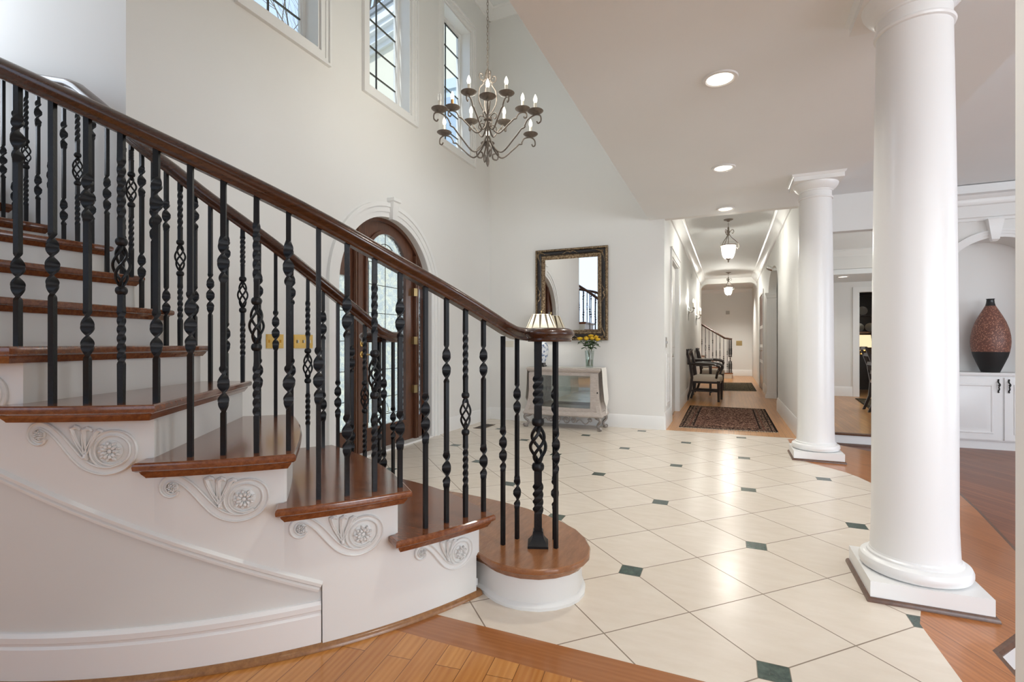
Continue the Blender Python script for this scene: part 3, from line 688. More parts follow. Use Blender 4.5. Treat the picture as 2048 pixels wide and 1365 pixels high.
# scroll brackets: drawn flat (s to the right, z up, relief outwards), then wrapped onto the stringer
def bracket():
    m = MB()
    def wrap_tube(pts, r): m.tube([(s, 0.002, z) for s, z in pts], r, 6)
    def spiral(c, r0, r1, a0, a1, n): return [(c[0] + (r0 + (r1-r0)*k/n)*math.cos(R(a0 + (a1-a0)*k/n)), c[1] + (r0 + (r1-r0)*k/n)*math.sin(R(a0 + (a1-a0)*k/n))) for k in range(n + 1)]
    big, sm = (0, 0), (-.202, .053)
    # S-shaped band with a raised ridge along each edge, coiling into the two volutes
    cen = [(-.187, .040), (-.194, .031), (-.206, .027), (-.219, .032), (-.229, .045), (-.230, .060), (-.221, .075), (-.203, .082), (-.183, .076), (-.163, .061), (-.143, .040), (-.121, .012), (-.099, -.016), (-.077, -.038), (-.052, -.053), (-.022, -.061), (.011, -.058), (.041, -.043), (.060, -.015), (.060, .019), (.043, .043), (.013, .055), (-.020, .050), (-.045, .028), (-.052, .0), (-.045, -.025), (-.026, -.042), (.002, -.047), (.027, -.036)]
    wid = [.001, .004, .0055, .0065, .007, .0075, .008, .009, .010, .0105, .011, .0115, .0115, .0115, .011, .0105, .010, .0095, .009, .0085, .008, .0075, .007, .007, .0065, .006, .005, .003, .001]
    def cat2(P, n=4):
        P = [Vector(p) for p in P]; P = [P[0]*2 - P[1]] + P + [P[-1]*2 - P[-2]]; q = []
        for i in range(1, len(P) - 2):
            for k in range(n):
                t = k/n; A, B, C, D = P[i-1], P[i], P[i+1], P[i+2]
                q.append(.5*((2*B) + (C-A)*t + (2*A - 5*B + 4*C - D)*t*t + (3*B - A - 3*C + D)*t**3))
        return q + [P[-2]]
    cc = cat2(cen); ww = [w for i in range(len(wid) - 1) for w in [wid[i] + (wid[i+1] - wid[i])*k/4 for k in range(4)]] + [wid[-1]]
    o, i = [], []
    for k in range(len(cc)):
        t = (cc[min(k+1, len(cc)-1)] - cc[max(k-1, 0)]).normalized(); nn = Vector((-t.y, t.x))
        o.append(cc[k] + nn*ww[k]); i.append(cc[k] - nn*ww[k])
    wrap_tube(o, .0036); wrap_tube(i, .0036)
    m.loft([[(o[q].x, .0022, o[q].y), (cc[q].x, .0010, cc[q].y), (i[q].x, .0022, i[q].y), (i[q].x, -.002, i[q].y), (o[q].x, -.002, o[q].y)] for q in range(len(cc))])
    for c, r, np_ in ((big, .033, 9), (sm, .016, 7)):
        m.add(*(lambda q: (q.v, q.f))(MB().lathe([(r, 0), (r, .002), (r*.8, .004), (0, .005)], n=24).xf(Matrix.Translation((c[0], 0, c[1])) @ Matrix.Rotation(R(-90), 4, 'X'))))
        for j in range(np_):
            a = 2*PI*j/np_
            for (ra, rb, wdt) in ((.28, .72, .17), (.55, .98, .12)):
                a2_ = a + (PI/np_ if ra > .4 else 0)
                p = [(c[0] + r*t*math.cos(a2_), .005 + .003*math.sin(PI*(t-ra)/(rb-ra)), c[1] + r*t*math.sin(a2_)) for t in (ra, (ra*2+rb)/3, (ra+2*rb)/3, rb)]
                m.tube(p, [r*wdt*.5, r*wdt, r*wdt*1.1, r*wdt*.4], 6)
        m.add(*(lambda q: (q.v, q.f))(MB().lathe([(r*.2, 0), (r*.18, .004), (0, .006)], n=10).xf(Matrix.Translation((c[0], .004, c[1])) @ Matrix.Rotation(R(-90), 4, 'X'))))
    for tx, tz, hk in ((-.108, .072, .016), (-.073, .067, .015), (-.040, .060, .014)):
        p0 = Vector((-.070, -.010)); p3 = Vector((tx, tz)); pts = []
        for k in range(12):
            t = k/11; pts.append(tuple(p0*(1-t)**2 + Vector((tx*.72 - .022, .035))*2*t*(1-t) + p3*t*t))
        pts += [(tx + hk*.5, tz + .004), (tx + hk, tz + .001), (tx + hk*1.25, tz - .006)]
        rad = [.003 + .0065*(k/11)**.9 for k in range(12)] + [.008, .006, .004]
        m.tube([(s_, .000, z) for s_, z in pts], rad, 7)
        m.tube([(s_ - .005, .005, z) for s_, z in pts[:10]], .0018, 5); m.tube([(s_ + .004, .005, z) for s_, z in pts[:10]], .0018, 5)
    m.tube([(-.070, .002, -.008), (-.070, .004, -.018), (-.064, .003, -.026)], [.006, .007, .003], 7)
    return m
BR = bracket()
for n in range(2, 9):
    a_edge = FA[n] - math.degrees(.035/RSO); sc_ = 1.0 if n > 2 else .86
    b0 = a_edge - math.degrees((.118 if n > 2 else .088)/RSO); z0 = zn(n) - .05 - (.098 if n > 2 else .09)
    m = MB(); m.f = list(BR.f)
    for s, o, z in BR.v:
        a = b0 + math.degrees(s*sc_/RSO); p = pol(RSO + (o*1.6 if o > 0 else -.002), a); m.v.append((p[0], p[1], z0 + z*sc_))
    ob('scroll_bracket', m, M_stair_white, stair, 'white carved scroll with leaves and rosette')

# ------------------------------------------------------------------ railings
def ribbon(z0, z1, lobes, wmax=.035, w0=.0155):
    o = []
    k = int(11*lobes)
    for i in range(k + 1):
        t = i/k; e = math.sin(PI*t)**.6
        a = PI*lobes*t
        o.append((z0 + (z1 - z0)*t, w0 + (wmax - w0)*e, w0 - .0075*e, a))
    return o
def bar_mesh(m, secs, x=0, y=0, rot=0):
    rings = []
    for z, w, t, a in secs:
        c, s = math.cos(a + rot), math.sin(a + rot)
        rings.append([(x + u*c - v*s, y + u*s + v*c, z) for u, v in ((-w/2, -t/2), (w/2, -t/2), (w/2, t/2), (-w/2, t/2))])
    m.loft(rings)
def baluster(kind, L, s=1.0):
    """returns (bar, basket or None), foot at z=0, top at L"""
    m = MB(); w = .0155*s; b = None
    if kind == 'single':
        bar_mesh(m, [(-.01, w, w, 0)] + [(z, a*s, t*s, q) for z, a, t, q in ribbon(.32, .52, 3.5)] + [(L, w, w, PI*3.5)])
    elif kind == 'double':
        bar_mesh(m, [(-.01, w, w, 0)] + [(z, a*s, t*s, q) for z, a, t, q in ribbon(.135, .285, 2.5)] + [(z, a*s, t*s, q + PI*2.5) for z, a, t, q in ribbon(.55, .70, 2.5)] + [(L, w, w, PI*5)])
    elif kind == 'basket':
        def tw(z0, z1, turns=1.5, a0=0): return [(z0 + (z1-z0)*k/30, w*1.08, w*1.08, a0 + turns*2*PI*k/30) for k in range(31)]
        bar_mesh(m, [(-.01, w, w, 0)] + tw(.12, .285) + [(.30, w, w, PI*3), (.352, w, w, PI*3)]); bar_mesh(m, [(.488, w, w, 0), (.555, w, w, 0)] + tw(.565, min(.75, L - .05)) + [(L, w, w, PI*3)])
        for zc in (.345, .495):
            m.lathe([(.008, -.013), (.0125, -.011), (.0155, -.006), (.0165, 0), (.0155, .006), (.0125, .011), (.008, .013)], z0=zc, n=14)
        b = basket(.358, .482, .021)
    return m, b
def basket(z0, z1, r, tw=4, th=.0042):
    b = MB()
    for q in range(4):
        b.tube([((.004 + (r-.004)*math.sin(PI*k/20)**.85)*math.cos(PI/2*q + 1.25*PI*k/20), (.004 + (r-.004)*math.sin(PI*k/20)**.85)*math.sin(PI/2*q + 1.25*PI*k/20), z0 + (z1-z0)*k/20) for k in range(21)], th, 6)
    b.lathe([(.007, 0), (.006, .018), (.002, .022)], z0=z0 - .004, n=10); b.lathe([(.002, -.022), (.006, -.018), (.007, 0)], z0=z1 + .004, n=10)
    return b
def put(m, x, y, z, rot=0):
    return m.xf(Matrix.Translation((x, y, z)) @ Matrix.Rotation(rot, 4, 'Z'))
RAILP = [(-.019, 0), (.019, 0), (.022, .006), (.020, .014), (.024, .020), (.031, .026), (.0335, .034), (.0315, .043), (.024, .052), (.012, .0575), (0, .059), (-.012, .0575), (-.024, .052), (-.0315, .043), (-.0335, .034), (-.031, .026), (-.024, .020), (-.020, .014), (-.022, .006)]
def interp(tab, x):
    if x <= tab[0][0]: return tab[0][1] + (x - tab[0][0])*(tab[1][1]-tab[0][1])/(tab[1][0]-tab[0][0])
    for (a, b), (c, d) in zip(tab[:-1], tab[1:]):
        if x <= c: return b + (d - b)*(x - a)/(c - a)
    a, b = tab[-2]; c, d = tab[-1]; return d + (x - c)*(d-b)/(c-a)
KIND = ['double', 'basket', 'double', 'single']
def treadz(a):
    n = 1
    for k in range(2, 16):
        if a <= FA[k] + .05: n = k
    return zn(n)
# --- near (outer) railing; table of angle -> underside height of the handrail
TO = [(-120, 4.8), (192, 2.98), (244, 2.44), (262, 2.31), (272.5, 2.153), (296.88, 1.782), (305.55, 1.652), (316.83, 1.487), (328.17, 1.311), (339.8, 1.147), (343.3, 1.099), (346.0, 1.071), (348.5, 1.062), (352, 1.06)]
rail_o = empty('stair_railing', (-1.1, 1.5, zn(1)), 'black wrought-iron stair railing nearest the viewer, ending in a coiled walnut volute', 'railing')
VC = (-.742, 2.065); VZ = 1.062
def volute(cx, cy, start, turn, z, r1):
    """flat spiral from start point, coiling about (cx, cy)"""
    a0 = math.atan2(start[1]-cy, start[0]-cx); r0 = math.hypot(start[0]-cx, start[1]-cy); o = []
    n = 34; tot = 2*PI*1.12*turn
    for k in range(1, n + 1):
        t = k/n; r = r0 + (r1 - r0)*min(1, t*1.15); o.append((cx + r*math.cos(a0 + tot*t), cy + r*math.sin(a0 + tot*t), z))
    return o
aa = [200 + k*2.5 for k in range(0, 57)] + [341 + k*.8 for k in range(4)]
pts = [(*path(RBO, a), interp(TO, a)) for a in aa]
vs = pol(RBO, 345.5); vp = [(vs[0], vs[1], interp(TO, 345.5))] + volute(VC[0], VC[1], (vs[0], vs[1]), -1, VZ, .045)
for i, p in enumerate(vp[:8]): vp[i] = (p[0], p[1], VZ + (interp(TO, 345.5) - VZ)*(1 - i/7)**2)
hr_ = MB().sweep(pts + vp, RAILP)
hr_.lathe([(.03, 0), (.052, 0), (.055, .006), (.053, .014), (.058, .02), (.064, .026), (.067, .034), (.064, .043), (.05, .052), (.02, .058), (0, .0585)], cx=VC[0], cy=VC[1], z0=VZ, n=32)
ob('handrail', hr_, M_rail, rail_o, 'polished walnut handrail')
def add_bal(parent, kind, x, y, z0, z1, rot):
    m, b = baluster(kind, z1 - z0 + .02)
    o = ob('baluster', put(m, x, y, z0, rot), M_iron, parent)
    if b: ob('basket', put(b, x, y, z0, rot), M_iron, o)
NA = [339.8, 336.87, 334.08, 331.28, 328.17, 325.31, 322.43, 319.63, 316.83, 313.98, 311.13, 308.36, 305.55, 302.66, 299.84, 296.88, 293.85]
for k in range(0, 52):
    a = NA[k] if k < len(NA) else 293.85 - 2.85*(k - 16)
    if a < 205: break
    p = path(RBO, a); add_bal(rail_o, KIND[(k + 0) % 4], p[0], p[1], treadz(a), interp(TO, a), R(a if a > THL else THL))
for (x, y, kd) in ((-.904, 1.988, 'single'), (-.874, 2.075, 'double'), (-.680, 2.045, 'single'), (-.715, 2.135, 'double')):
    add_bal(rail_o, kd, x, y, zn(1), VZ + .004, R(345))
def newel(parent, x, y, rot, zt):
    m = MB(); L = zt - zn(1); w = .034
    def tw(z0, z1, turns): return [(z0 + (z1-z0)*k/36, w*.98, w*.98, turns*2*PI*k/36) for k in range(37)]
    bar_mesh(m, [(.05, w, w, 0)] + tw(.14, .27, 1.0) + [(.29, w, w, 2*PI), (.348, w, w, 2*PI)]); bar_mesh(m, [(.532, w, w, 0), (.60, w, w, 0)] + tw(.61, .74, 1.0) + [(L, w, w, 2*PI)])
    for zc in (.342, .538): m.lathe([(.016, -.018), (.023, -.015), (.027, -.006), (.027, .006), (.023, .015), (.016, .018)], z0=zc, n=18)
    o = ob('newel_post', put(m, x, y, zn(1), rot), M_iron, parent, 'thick iron newel post with twisted shaft')
    ob('basket', put(basket(.358, .522, .034, 4, .0075), x, y, zn(1), rot), M_iron, o)
    f = MB(); bar_mesh(f, [(0, .088, .088, 0), (.010, .088, .088, 0), (.018, .074, .074, 0), (.035, .052, .052, 0), (.055, .043, .043, 0), (.066, .043, .043, 0)])
    ob('shoe', put(f, x, y, zn(1), rot), M_iron, o)
newel(rail_o, -.762, 2.045, R(20), VZ + .004)
# --- far (inner) railing
TI = [(-60, 4.9), (204, 3.0), (244, 2.53), (255, 2.41), (262.5, 2.24), (268, 2.10), (271.6, 2.046), (276.9, 1.979), (286.3, 1.858), (294.7, 1.738), (303.2, 1.626), (311.6, 1.512), (319.6, 1.397), (327.6, 1.283), (336.1, 1.168), (341, 1.098), (345, 1.068), (350, 1.062)]
rail_i = empty('stair_railing', (-1.9, 2.2, zn(1)), 'black wrought-iron stair railing on the far side, its volute in front of the front door', 'railing')
VI = (-1.855, 2.335)
pts = [(*path(RBI, a), interp(TI, a)) for a in [206 + 2.5*k for k in range(0, 55)] + [342]]
vs = pol(RBI, 345.5); vp = [(vs[0], vs[1], 1.066)] + volute(VI[0], VI[1], (vs[0], vs[1]), 1, VZ, .045)
hi_ = MB().sweep(pts + vp, RAILP)
hi_.lathe([(.03, 0), (.052, 0), (.055, .006), (.053, .014), (.058, .02), (.064, .026), (.067, .034), (.064, .043), (.05, .052), (.02, .058), (0, .0585)], cx=VI[0], cy=VI[1], z0=VZ, n=32)
ob('handrail', hi_, M_rail, rail_i, 'polished walnut handrail')
for k in range(0, 40):
    a = 337.4 - 4.06*k
    if a < 210: break
    p = path(RBI, a); add_bal(rail_i, ['basket', 'double', 'single', 'double'][k % 4], p[0], p[1], treadz(a), interp(TI, a), R(a if a > THL else THL))
for (x, y, kd) in ((-1.765, 2.275, 'double'), (-1.80, 2.405, 'single')):
    add_bal(rail_i, kd, x, y, zn(1), VZ + .004, R(345))
newel(rail_i, VI[0], VI[1], R(20), VZ + .004)

# ------------------------------------------------------------------ columns
def column(x, y, label):
    c = empty('column', (x, y, 0), label, 'column', 'white round columns along the foyer edge', kind='thing')
    ob('plinth', MB().box(x-.197, y-.197, .006, x+.197, y+.197, .082), M_trim, c)
    m = MB().sweep([(x-.197, y-.197, 0), (x+.197, y-.197, 0), (x+.197, y+.197, 0), (x-.197, y+.197, 0)], [(-.02, 0), (.018, 0), (.016, .010), (.008, .018), (-.02, .02)], closed=True)
    ob('shoe_moulding', m, M_darkshoe, c, 'dark walnut quarter-round')
    b = [(.10, .082), (.176, .082), (.189, .090), (.195, .104), (.195, .118), (.189, .132), (.176, .140), (.166, .142), (.166, .150), (.158, .155), (.156, .162), (.1, .16)]
    ob('base', MB().lathe(b, x, y, 0, 64), M_trim, c)
    sh = [(.10, .155), (.155, .156)] + [(.1485 - .018*(t**2.2) + (.006*(1-t/.06) if t < .06 else 0), .16 + t*2.235) for t in [k/30 for k in range(31)]] + [(.1, 2.395)]
    ob('shaft', MB().lathe(sh, x, y, 0, 64), M_trim, c)
    cp = [(.10, 2.385), (.130, 2.386), (.139, 2.390), (.142, 2.398), (.139, 2.406), (.130, 2.410), (.130, 2.455), (.136, 2.458), (.138, 2.466), (.146, 2.472), (.165, 2.490), (.180, 2.512), (.184, 2.53), (.1, 2.53)]
    ob('capital', MB().lathe(cp, x, y, 0, 64), M_trim, c)
    ab = MB().levels([(x-.2, y-.2), (x+.2, y-.2), (x+.2, y+.2), (x-.2, y+.2)], [(2.53, .004), (2.568, .004), (2.572, -.003), (2.58, -.008), (CH - .001, -.014)])
    ob('abacus', ab, M_trim, c)
column(.730, 2.655, 'thick white round column on a square plinth, the nearer of two on the tile edge')
column(.742, 5.375, 'white round column on a square plinth by the hall opening, the farther of two')

# ------------------------------------------------------------------ lamps helper
def light(name, typ, loc, energy, color=(1, .86, .68), size=.05, rot=None, sy=None, spot=None):
    d = bpy.data.lights.new(name, typ); d.energy = energy; d.color = color
    if typ == 'AREA':
        d.size = size
        if sy: d.shape = 'RECTANGLE'; d.size_y = sy
    else: d.shadow_soft_size = size
    if spot: d.spot_size = R(spot); d.spot_blend = .8
    o = bpy.data.objects.new(name, d); col.objects.link(o); o.location = loc
    if rot: o.rotation_euler = rot
    return o
WARM = (1, .985, .90)

# ------------------------------------------------------------------ chandelier
CX, CY = -1.856, 3.77
ch = empty('chandelier', (CX, CY, 2.55), 'two-tier wrought-iron candle chandelier hanging on a chain in the stairwell', 'chandelier')
def catmull(P, n=8):
    P = [Vector(p) for p in P]; P = [P[0]*2 - P[1]] + P + [P[-1]*2 - P[-2]]; o = []
    for i in range(1, len(P) - 2):
        for k in range(n):
            t = k/n; a, b, c, d = P[i-1], P[i], P[i+1], P[i+2]
            o.append(.5*((2*b) + (c-a)*t + (2*a - 5*b + 4*c - d)*t*t + (3*b - a - 3*c + d)*t**3))
    return o + [P[-2]]
def rz(pts, ang, z0, n=8):
    ca, sa = math.cos(ang), math.sin(ang)
    return [(CX + p[0]*ca, CY + p[0]*sa, z0 + p[1]) for p in catmull([(r, z) for r, z in [tuple(q) for q in pts]], n)]
def rz2(pts, ang, z0):
    o = []
    for seg in pts: o += rz(seg, ang, z0)
    return o
stem_ = MB().lathe([(.004, -.02), (.011, .0), (.015, .03), (.004, .075), (.009, .09), (.009, .50), (.012, .52), (.006, .55)], CX, CY, 2.565, 12)
stem_.lathe([(.02, 0), (.034, .006), (.034, .016), (.02, .022)], CX, CY, 2.93, 16); stem_.lathe([(.016, 0), (.028, .006), (.028, .014), (.016, .02)], CX, CY, 2.74, 16)
ob('stem', stem_, M_chand, ch)
cage = MB(); rosette = MB()
for q in range(4):
    a = PI/4 + q*PI/2
    cage.tube(rz([(.012, 2.98), (.045, 3.02), (.078, 3.10), (.072, 3.19), (.040, 3.235), (.045, 3.255), (.030, 3.262), (.022, 3.30), (.012, 3.345), (.002, 3.365)], a, 0, 6), .0055, 6)
    cage.tube(rz([(.020, 3.275), (.05, 3.262), (.074, 3.285), (.068, 3.315), (.046, 3.312), (.044, 3.292)], a, 0, 6), .005, 6)
    rosette.tube(rz([(.012, 2.92), (.03, 2.965), (.065, 2.985), (.085, 2.96), (.07, 2.935), (.055, 2.95)], a + PI/4, 0, 6), .005, 6)
    rosette.tube(rz([(.012, 2.75), (.05, 2.72), (.095, 2.665), (.085, 2.615), (.05, 2.615), (.045, 2.65), (.07, 2.665)], a, 0, 6), .0065, 6)
    rosette.tube(rz([(.012, 2.86), (.04, 2.90), (.075, 2.885), (.075, 2.855), (.055, 2.85)], a, 0, 6), .0045, 6)
ob('scroll_cage', cage, M_chand, ch); ob('scroll_cluster', rosette, M_chand, ch)
chn = MB(); z = 3.362; k = 0
while z < UH - .04:
    pts = []
    for q in range(14):
        t = 2*PI*q/14; u, v = .0075*math.cos(t), .0185*math.sin(t)
        pts.append((CX + (u if k % 2 else 0), CY + (0 if k % 2 else u), z + .0165 + v))
    chn.tube(pts, .0023, 5, closed=True); z += .0315; k += 1
ob('chain', chn, M_chand, ch)
ob('ceiling_rose', MB().lathe([(.065, 0), (.06, -.02), (.03, -.035), (.01, -.045), (0, -.045)][::-1], CX, CY, UH - .002, 24), M_chand, ch)
M_candle = mat('candle_sleeve', (.80, .75, .65), .5); M_amber = mat('amber_sleeve', (.40, .18, .03), .4)
M_bulbclear = glassmat('unlit_clear_bulb', (.95, .95, .95), .12)
def chand_arm(ang, r, z0, s, zc, amber=False, lit=True):
    seg = [(.014, zc), (.05*s + .01, zc - .10*s), (.14*s, zc - .155*s if s > .8 else zc - .10), (.25*s, z0 - .165*s), (.315*s, z0 - .10*s)]
    seg1 = [(.315*s, z0 - .10*s), (.345*s, z0 - .092*s), (.345*s, z0 - .078*s)]
    seg2 = [(.345*s, z0 - .078*s), (.375*s, z0 - .035*s), (r, z0 - .012), (r + .042*s, z0 - .028*s), (r + .048*s, z0 - .07*s), (r + .025*s, z0 - .085*s), (r + .012*s, z0 - .068*s)]
    m = MB().tube(rz(seg, ang, 0), .0065, 7); m.tube(rz(seg1, ang, 0, 3), .006, 7); m.tube(rz(seg2, ang, 0), .006, 7)
    arm = ob('arm', m, M_chand, ch)
    x, y = CX + r*math.cos(ang), CY + r*math.sin(ang)
    ob('drip_pan', MB().lathe([(.006, -.012), (.012, -.008), (.032, -.003), (.056, .010), (.065, .018), (.063, .020), (.054, .013), (.028, .001), (.0, 0)], x, y, z0, 24), M_chand, arm)
    ob('candle_sleeve', MB().lathe([(.0, 0), (.0125, 0), (.0125, .075), (.011, .082), (0, .082)], x, y, z0, 14), M_amber if amber else M_candle, arm, 'amber candle sleeve' if amber else None)
    ob('bulb', MB().lathe([(.007, .08), (.012, .09), (.0155, .105), (.0135, .122), (.008, .138), (.002, .150), (0, .152)], x, y, z0, 14), M_bulb if lit else M_bulbclear, arm, 'lit flame-shaped bulb' if lit else 'unlit clear flame-shaped bulb')
VA = math.atan2(-CY, -CX)       # direction towards the viewer
for q in range(6):
    chand_arm(VA + q*PI/3, .44, 2.90, 1.0, 2.80, amber=False, lit=(q != 5))
for q in range(6):
    chand_arm(VA + PI/6 + q*PI/3, .295, 3.02, .70, 2.93, amber=(q == 4))
light('chandelier_glow', 'POINT', (CX, CY, 3.22), 32, WARM, .34)

# ------------------------------------------------------------------ mirror on the back wall
mr = empty('wall_mirror', (-1.903, YB - .005, 1.103), 'large mirror in a carved antique gold and black frame on the wall above the console', 'mirror')
def frame_ring(mb, x0, x1, z0, z1, prof):
    """prof: (inset from outer edge, projection from the wall)"""
    cs_ = [(x0, z0, 1, 1), (x1, z0, -1, 1), (x1, z1, -1, -1), (x0, z1, 1, -1)]
    mb.loft([[(x + sx*a, YB - .004 - p, z + sz*a) for a, p in prof] for x, z, sx, sz in cs_], closed=True)
MX0, MX1, MZ0, MZ1 = -2.395, -1.41, 1.103, 2.318
def gold():
    m = mat('distressed_gold', (.30, .20, .10), .42, .6); n = N(m)
    n.color(n.ramp(n.noise(n.pos(), 55, 6, .75), [(.36, (.035, .022, .013)), (.5, (.20, .13, .07)), (.66, (.46, .36, .23))])); n.bump(n.noise(n.pos(), 70, 4), .5, .006); return m
M_gold = gold()
def blackgold():
    m = mat('distressed_black', (.02, .016, .013), .35); n = N(m)
    n.color(n.ramp(n.noise(n.pos(), 22, 6, .8), [(.56, (.012, .009, .008)), (.68, (.10, .06, .03)), (.75, (.34, .25, .15))])); return m
M_blackgold = blackgold()
m = MB(); frame_ring(m, MX0, MX1, MZ0, MZ1, [(0, 0), (0, .03), (.012, .045), (.026, .045), (.030, .036), (.030, 0)]); frame_ring(m, MX0, MX1, MZ0, MZ1, [(.082, 0), (.082, .03), (.092, .036), (.108, .034), (.118, .022), (.130, .020), (.138, .012), (.138, 0)])
ob('frame', m, M_gold, mr)
m = MB(); frame_ring(m, MX0, MX1, MZ0, MZ1, [(.028, 0), (.028, .034), (.045, .046), (.066, .044), (.084, .030), (.084, 0)]); ob('frame_panel', m, M_blackgold, mr, 'dark band of the frame')
m = MB()
for cx_, cz_, dx, dz in [(x, z, dx, dz) for x, dx in ((MX0 + .056, 1), (MX1 - .056, -1)) for z, dz in ((MZ0 + .056, 1), (MZ1 - .056, -1))]:
    for (ux, uz) in ((dx, 0), (0, dz)):
        for j, L in enumerate((.05, .10, .15)):
            p = [(cx_ + ux*L*t + uz*.018*math.sin(3*t + j), YB - .05 - .006*math.sin(PI*t), cz_ + uz*L*t + ux*.018*math.sin(3*t + j)) for t in [k/8 for k in range(9)]]
            m.tube(p, [.009*(1 - k/10) for k in range(9)], 6)
    m.lathe([(.02, -.012), (.014, .006), (0, .012)], n=10) if False else None
for cx_, cz_, ux, uz in ((-1.903, MZ0 + .056, 1, 0), (-1.903, MZ1 - .056, 1, 0), (MX0 + .056, 1.71, 0, 1), (MX1 - .056, 1.71, 0, 1)):
    for sg in (-1, 1):
        p = [(cx_ + ux*sg*.11*t + uz*.016*math.sin(5*t), YB - .05, cz_ + uz*sg*.11*t + ux*.016*math.sin(5*t)) for t in [k/8 for k in range(9)]]
        m.tube(p, [.010*(1 - k/11) for k in range(9)], 6)
ob('carved_leaves', m, M_gold, mr)
ob('glass', MB().box(MX0 + .13, YB - .018, MZ0 + .13, MX1 - .13, YB - .012, MZ1 - .13), M_mirror, mr)

# ------------------------------------------------------------------ display console
def whitewash():
    m = mat('whitewashed_wood', (.55, .49, .44), .5); n = N(m)
    n.color(n.ramp(n.noise(n.pos(scale=(4, 4, 30)), 6, 5, .7), [(.3, (.40, .34, .30)), (.55, (.53, .465, .42)), (.75, (.63, .575, .53))])); return m
M_wash = whitewash()
M_pewter = mat('antiqued_pewter_scrolls', (.30, .27, .25), .45, .3)
KX0, KX1, KY0, KY1 = -2.375, -1.44, 5.985, 6.325
co = empty('display_console', ((KX0 + KX1)/2, 6.16, 0), 'whitewashed glass-fronted display console with scrolled base under the mirror', 'console')
xm = (KX0 + KX1)/2; ym = (KY0 + KY1)/2; hx, hy = (KX1 - KX0)/2, (KY1 - KY0)/2
def tier(levels_):      # stacked rectangles (grow in x, grow in front y, z)
    m = MB(); m.loft([[(xm - hx - a, KY0 - b, z), (xm + hx + a, KY0 - b, z), (xm + hx + a, KY1, z), (xm - hx - a, KY1, z)] for a, b, z in levels_]); return m
ob('top', tier([(-.02, -.02, .690), (-.02, -.02, .700), (-.005, -.005, .712), (.006, .006, .722), (.012, .012, .735), (.012, .012, .748), (.004, .004, .755)]), M_wash, co)
# bombe body: the corner posts bow outwards lower down
zs = [.17, .19, .215, .245, .30, .38, .48, .58, .69]; gr = [.035, .038, .03, .018, .006, -.006, -.014, -.02, -.024]
def post(sx, front):
    m = MB(); rings = []
    for z, g in zip(zs, gr):
        x = xm + sx*(hx + g); y = KY0 - g if front else KY1 - .045
        x2 = x - sx*.05; y2 = y + .045
        rings.append([(x, y, z), (x2, y, z), (x2, y2, z), (x, y2, z)])
    m.loft(rings); return m
for sx in (-1, 1):
    for f_ in (True, False): ob('corner_post', post(sx, f_), M_wash, co)
fr_ = MB()
fr_.box(xm - hx, KY0 - .012, .205, xm + hx, KY0 + .03, .262); fr_.box(xm - hx + .03, KY0 + .018, .655, xm + hx - .03, KY0 + .05, .70)
fr_.box(xm - hx + .02, KY0 - .004, .24, xm - hx + .11, KY0 + .03, .69); fr_.box(xm + hx - .11, KY0 - .004, .24, xm + hx - .02, KY0 + .03, .69)
ob('door_frame', fr_, M_wash, co)
ob('base_moulding', tier([(.02, .02, .155), (.035, .035, .158), (.048, .048, .172), (.045, .045, .19), (.034, .034, .20), (.03, .03, .215), (.016, .016, .222)]), M_wash, co)
m = MB(); yz = KY0 + .012
m.box(xm - hx + .10, yz, .255, xm + hx - .10, yz + .005, .66); ob('front_glass', m, M_caseglass, co)
for sx in (-1, 1):
    m = MB(); m.loft([[(xm + sx*(hx + g - .02), KY0 - g + .05, z), (xm + sx*(hx + g - .014), KY0 - g + .05, z), (xm + sx*(hx + g - .014), KY1 - .05, z), (xm + sx*(hx + g - .02), KY1 - .05, z)] for z, g in list(zip(zs, gr))[2:]]); ob('side_panel', m, M_wash, co)
ob('shelf', MB().box(xm - hx + .03, KY0 + .06, .462, xm + hx - .03, KY1 - .02, .469), M_caseglass, co, 'glass shelf')
ob('back_mirror', MB().box(xm - hx, KY1 - .012, .2, xm + hx, KY1 - .006, .70), M_mirror, co, 'mirrored back')
ob('knob', MB().lathe([(.004, -.012), (.009, 0), (.004, .01)], xm + hx - .02, KY0 - .01, .46, 10), M_blackpaint, co)
sc2 = MB()
def scr(cx_, cz_, r, sgn, turns=1.5, y=KY0 + .0): return [(cx_ + sgn*r*(1 - .75*k/24)*math.cos(2*PI*turns*k/24), y, cz_ + r*(1 - .75*k/24)*math.sin(2*PI*turns*k/24)) for k in range(25)]
for sg in (-1, 1):
    sc2.tube(scr(xm + sg*.055, .10, .045, -sg), .0085, 7); sc2.tube(scr(xm + sg*.15, .105, .035, sg), .008, 7)
    sc2.tube([(xm + sg*(.18 + .16*t), KY0, .085 + .03*math.sin(PI*2*t) + .02*t) for t in [k/12 for k in range(13)]], .008, 7)
    sc2.tube(scr(xm + sg*.355, .12, .028, -sg), .007, 7)
    sc2.tube([(xm + sg*.1, KY0, .155), (xm + sg*.11, KY0, .13), (xm + sg*.10, KY0, .10)], .007, 6)
ob('scroll_apron', sc2, M_pewter, co)
